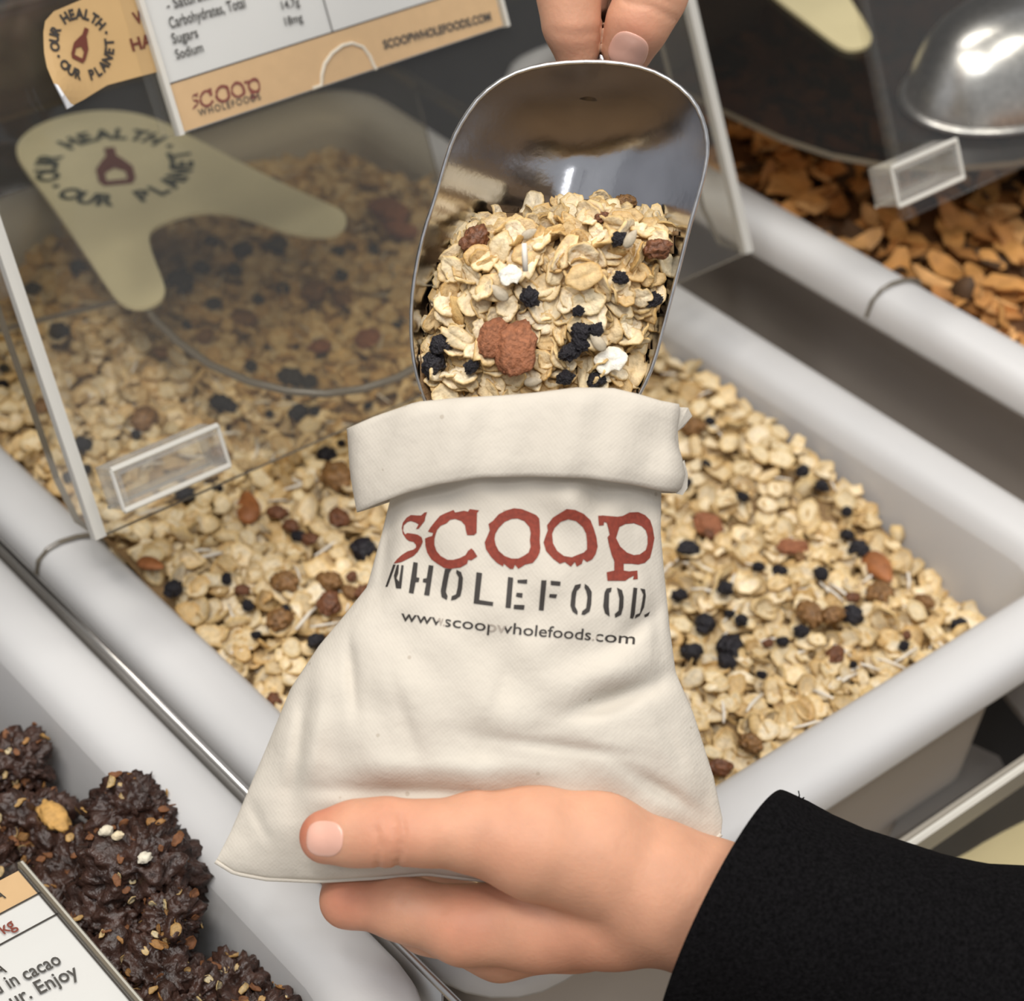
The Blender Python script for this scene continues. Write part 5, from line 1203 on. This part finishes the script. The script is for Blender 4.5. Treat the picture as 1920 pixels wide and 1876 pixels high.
pos = np.stack([px_, py_, -0.036 + NR.uniform(-0.006, 0.010, n)], -1)
LM = lump('x', MT['cacao'], 1, .8, .7, .8, 2.4, 5, 2); LV = np.array([v.co[:] for v in LM.vertices]); LT = np.array([p.vertices[:] for p in LM.polygons])
me = scatter_mesh('crumbs', [(LV, LT)], pos, rot_from(rand_normals(np.tile([[0, 0, 1.0]], (n, 1)), 0.6, NR), NR.uniform(0, 6.28, n)), NR.uniform(0.005, 0.011, n), np.tile([[.05, .025, .015, 1]], (n, 1)), MT['cacao'])
bm = bmesh.new(); bm.from_mesh(me); bm.from_mesh(mesh_np('bed', V, np.vstack([Q[:, [0, 1, 2]], Q[:, [0, 2, 3]]]), True, None, [MT['cacao']])); bm.to_mesh(me); bm.free()
o = link('granola_crumbs', me); recenter(o); tag(o, 'small chocolate granola crumbs under the big clusters in the lower-left bin', 'granola', kind='stuff')

# card lying over the clusters, in a clear holder
CPl = Plane(hit_z(130, 1745, 0.012), (1, 0, 0), (0, 1, 0))
sign2 = empty('sign_holder', CPl.P(-0.05, 0), 'white card with tan header in a clear sleeve over the chocolate granola at lower left', 'sign')
cx1 = CPl.px(130, 1739)[0]; ctop = CPl.px(40, 1632)[1]; hv = CPl.px(52, 1690)[1]
slab('paper_card', CPl, [(cx1 - 0.15, ctop - 0.15), (cx1, ctop - 0.15), (cx1, ctop), (cx1 - 0.15, ctop)], 0.0006, [MT['paper'], MT['paper']], sign2)
slab('header_band', CPl, [(cx1 - 0.1499, hv), (cx1 - .0002, hv), (cx1 - .0002, ctop - .0002), (cx1 - 0.1499, ctop - .0002)], 0.0002, [MT['tan'], MT['tan']], sign2, h0=0.0007)
IN2 = CPl.shift(0.0011)
line_plane(IN2, (cx1 - .15, hv), (cx1, hv), 0.0006, MT['ink'], sign2)
hv2 = CPl.px(80, 1732)[1]; line_plane(IN2, (cx1 - .15, hv2), (cx1, hv2), 0.0006, MT['ink'], sign2)
line_plane(IN2, (cx1 - .0006, ctop - .15), (cx1 - .0006, ctop), 0.0007, MT['ink'], sign2)
holder_strip(CPl, cx1 + 0.0001, cx1 + 0.0011, ctop - 0.15, ctop + .002, -0.0005, 0.002, MT['edge_dark'], sign2, 'holder_edge', 'dark edge of the clear sleeve')
holder_strip(CPl, cx1 + 0.0011, cx1 + 0.0019, ctop - 0.15, ctop + .002, -0.0005, 0.0018, MT['edge'], sign2, 'holder_edge', 'pale outer edge of the clear sleeve')
holder_strip(CPl, cx1 - 0.15, cx1 + 0.0019, ctop - 0.15, ctop + .002, 0.0018, 0.0026, MT['clear'], sign2, 'holder_front')
for s, a, b, h, m in (('A', (-4, 1690), (12, 1683), 22, 'ink'), ('kg', (8, 1752), (32, 1738), 22, 'red'), ('A', (-6, 1830), (14, 1822), 20, 'ink'), ('d in cacao', (-6, 1866), (117, 1806), 24, 'ink_soft'), ('our. Enjoy', (5, 1898), (150, 1828), 24, 'ink_soft'), ('GRANOLA', (-120, 1745), (-15, 1695), 24, 'ink')):
    if s == 'GRANOLA': continue
    text_plane(IN2, s, a, b, h, MT[m], sign2, bold=0.012, depth=0.9)

# ------------------------------------------------------------------ row below, at lower right
low = empty('bin_lid', (0.25, -0.16, -0.2), 'clear lid of the lower row of bins, seen below the muesli bin at lower right', 'lid')
e0 = hit_plane(1690, 1580, (0, -0.15, 0), (0, 1, 0)); e1 = hit_plane(1920, 1440, (0, -0.15, 0), (0, 1, 0))
zt = float((e0[2] + e1[2]) / 2)
KP = Plane((0.02, -0.15, zt), (1, 0, 0), (0, 0.35, 1.0))
slab('front_panel', KP, [(0, -0.14), (0.4, -0.14), (0.4, 0), (0, 0)], 0.003, [MT['clear'], MT['edge']], low)
KT = Plane((0.02, -0.15, zt), (1, 0, 0), (0, -1, -0.15))
mb = MB(); mb.tube([(0.02, -0.15, zt), (0.42, -0.15, zt)], 0.0007, 0, 8); tag(link('panel_edge', mb.mesh('panel_edge', [MT['edge']], True), low), 'pale top edge of the lower lid')
MT['strip'] = mat('grey_backing_plate', (0.36, 0.33, 0.28, 1), rough=0.4)
mb = MB(); mb.box((0.02, -0.1435, zt - 0.026), (0.42, -0.1415, zt - 0.010)); link('added_backing_plate', mb.mesh('added_backing_plate', [MT['strip']]), low)  # plain grey plate added behind the clear panel to lighten that band
lowcard = empty('wishbone_card', (0.2, -0.2, zt - 0.05), 'cream card edge under the clear lid of the lower row, at lower right', 'card')
LC = Plane((0.2, -0.2, zt - 0.06), (1, 0, 0), (0, 1, 0.0))
slab('card', LC, smooth_poly([LC.px(*p) for p in [(1700, 1660), (1800, 1612), (1860, 1575), (1940, 1535), (1990, 1600), (1960, 1700), (1760, 1760)]], 1), 0.002, [MT['cream'], MT['cream']], lowcard)
box = empty('rack_bracket', (0.26, -0.04, -0.19), 'black bracket with grey steel plate on the rack right of the muesli bin', 'bracket')
def plate_px(pts, z, th, m, nm, parent):
    pl = Plane((0, 0, z), (1, 0, 0), (0, 1, 0)); return slab(nm, pl, [pl.px(*p) for p in pts], th, [m, m], parent)
plate_px([(1855, 1275), (1990, 1200), (1990, 1400), (1920, 1358)], -0.075, 0.003, MT['greymetal'], 'steel_plate', box)
plate_px([(1740, 1420), (1800, 1398), (1870, 1430), (1880, 1450), (1700, 1570), (1660, 1590)], -0.115, 0.004, MT['greymetal'], 'steel_plate', box)
plate_px([(1700, 1300), (1860, 1280), (2050, 1400), (2050, 1600), (1700, 1700)], -0.14, 0.006, MT['black'], 'black_block', box)
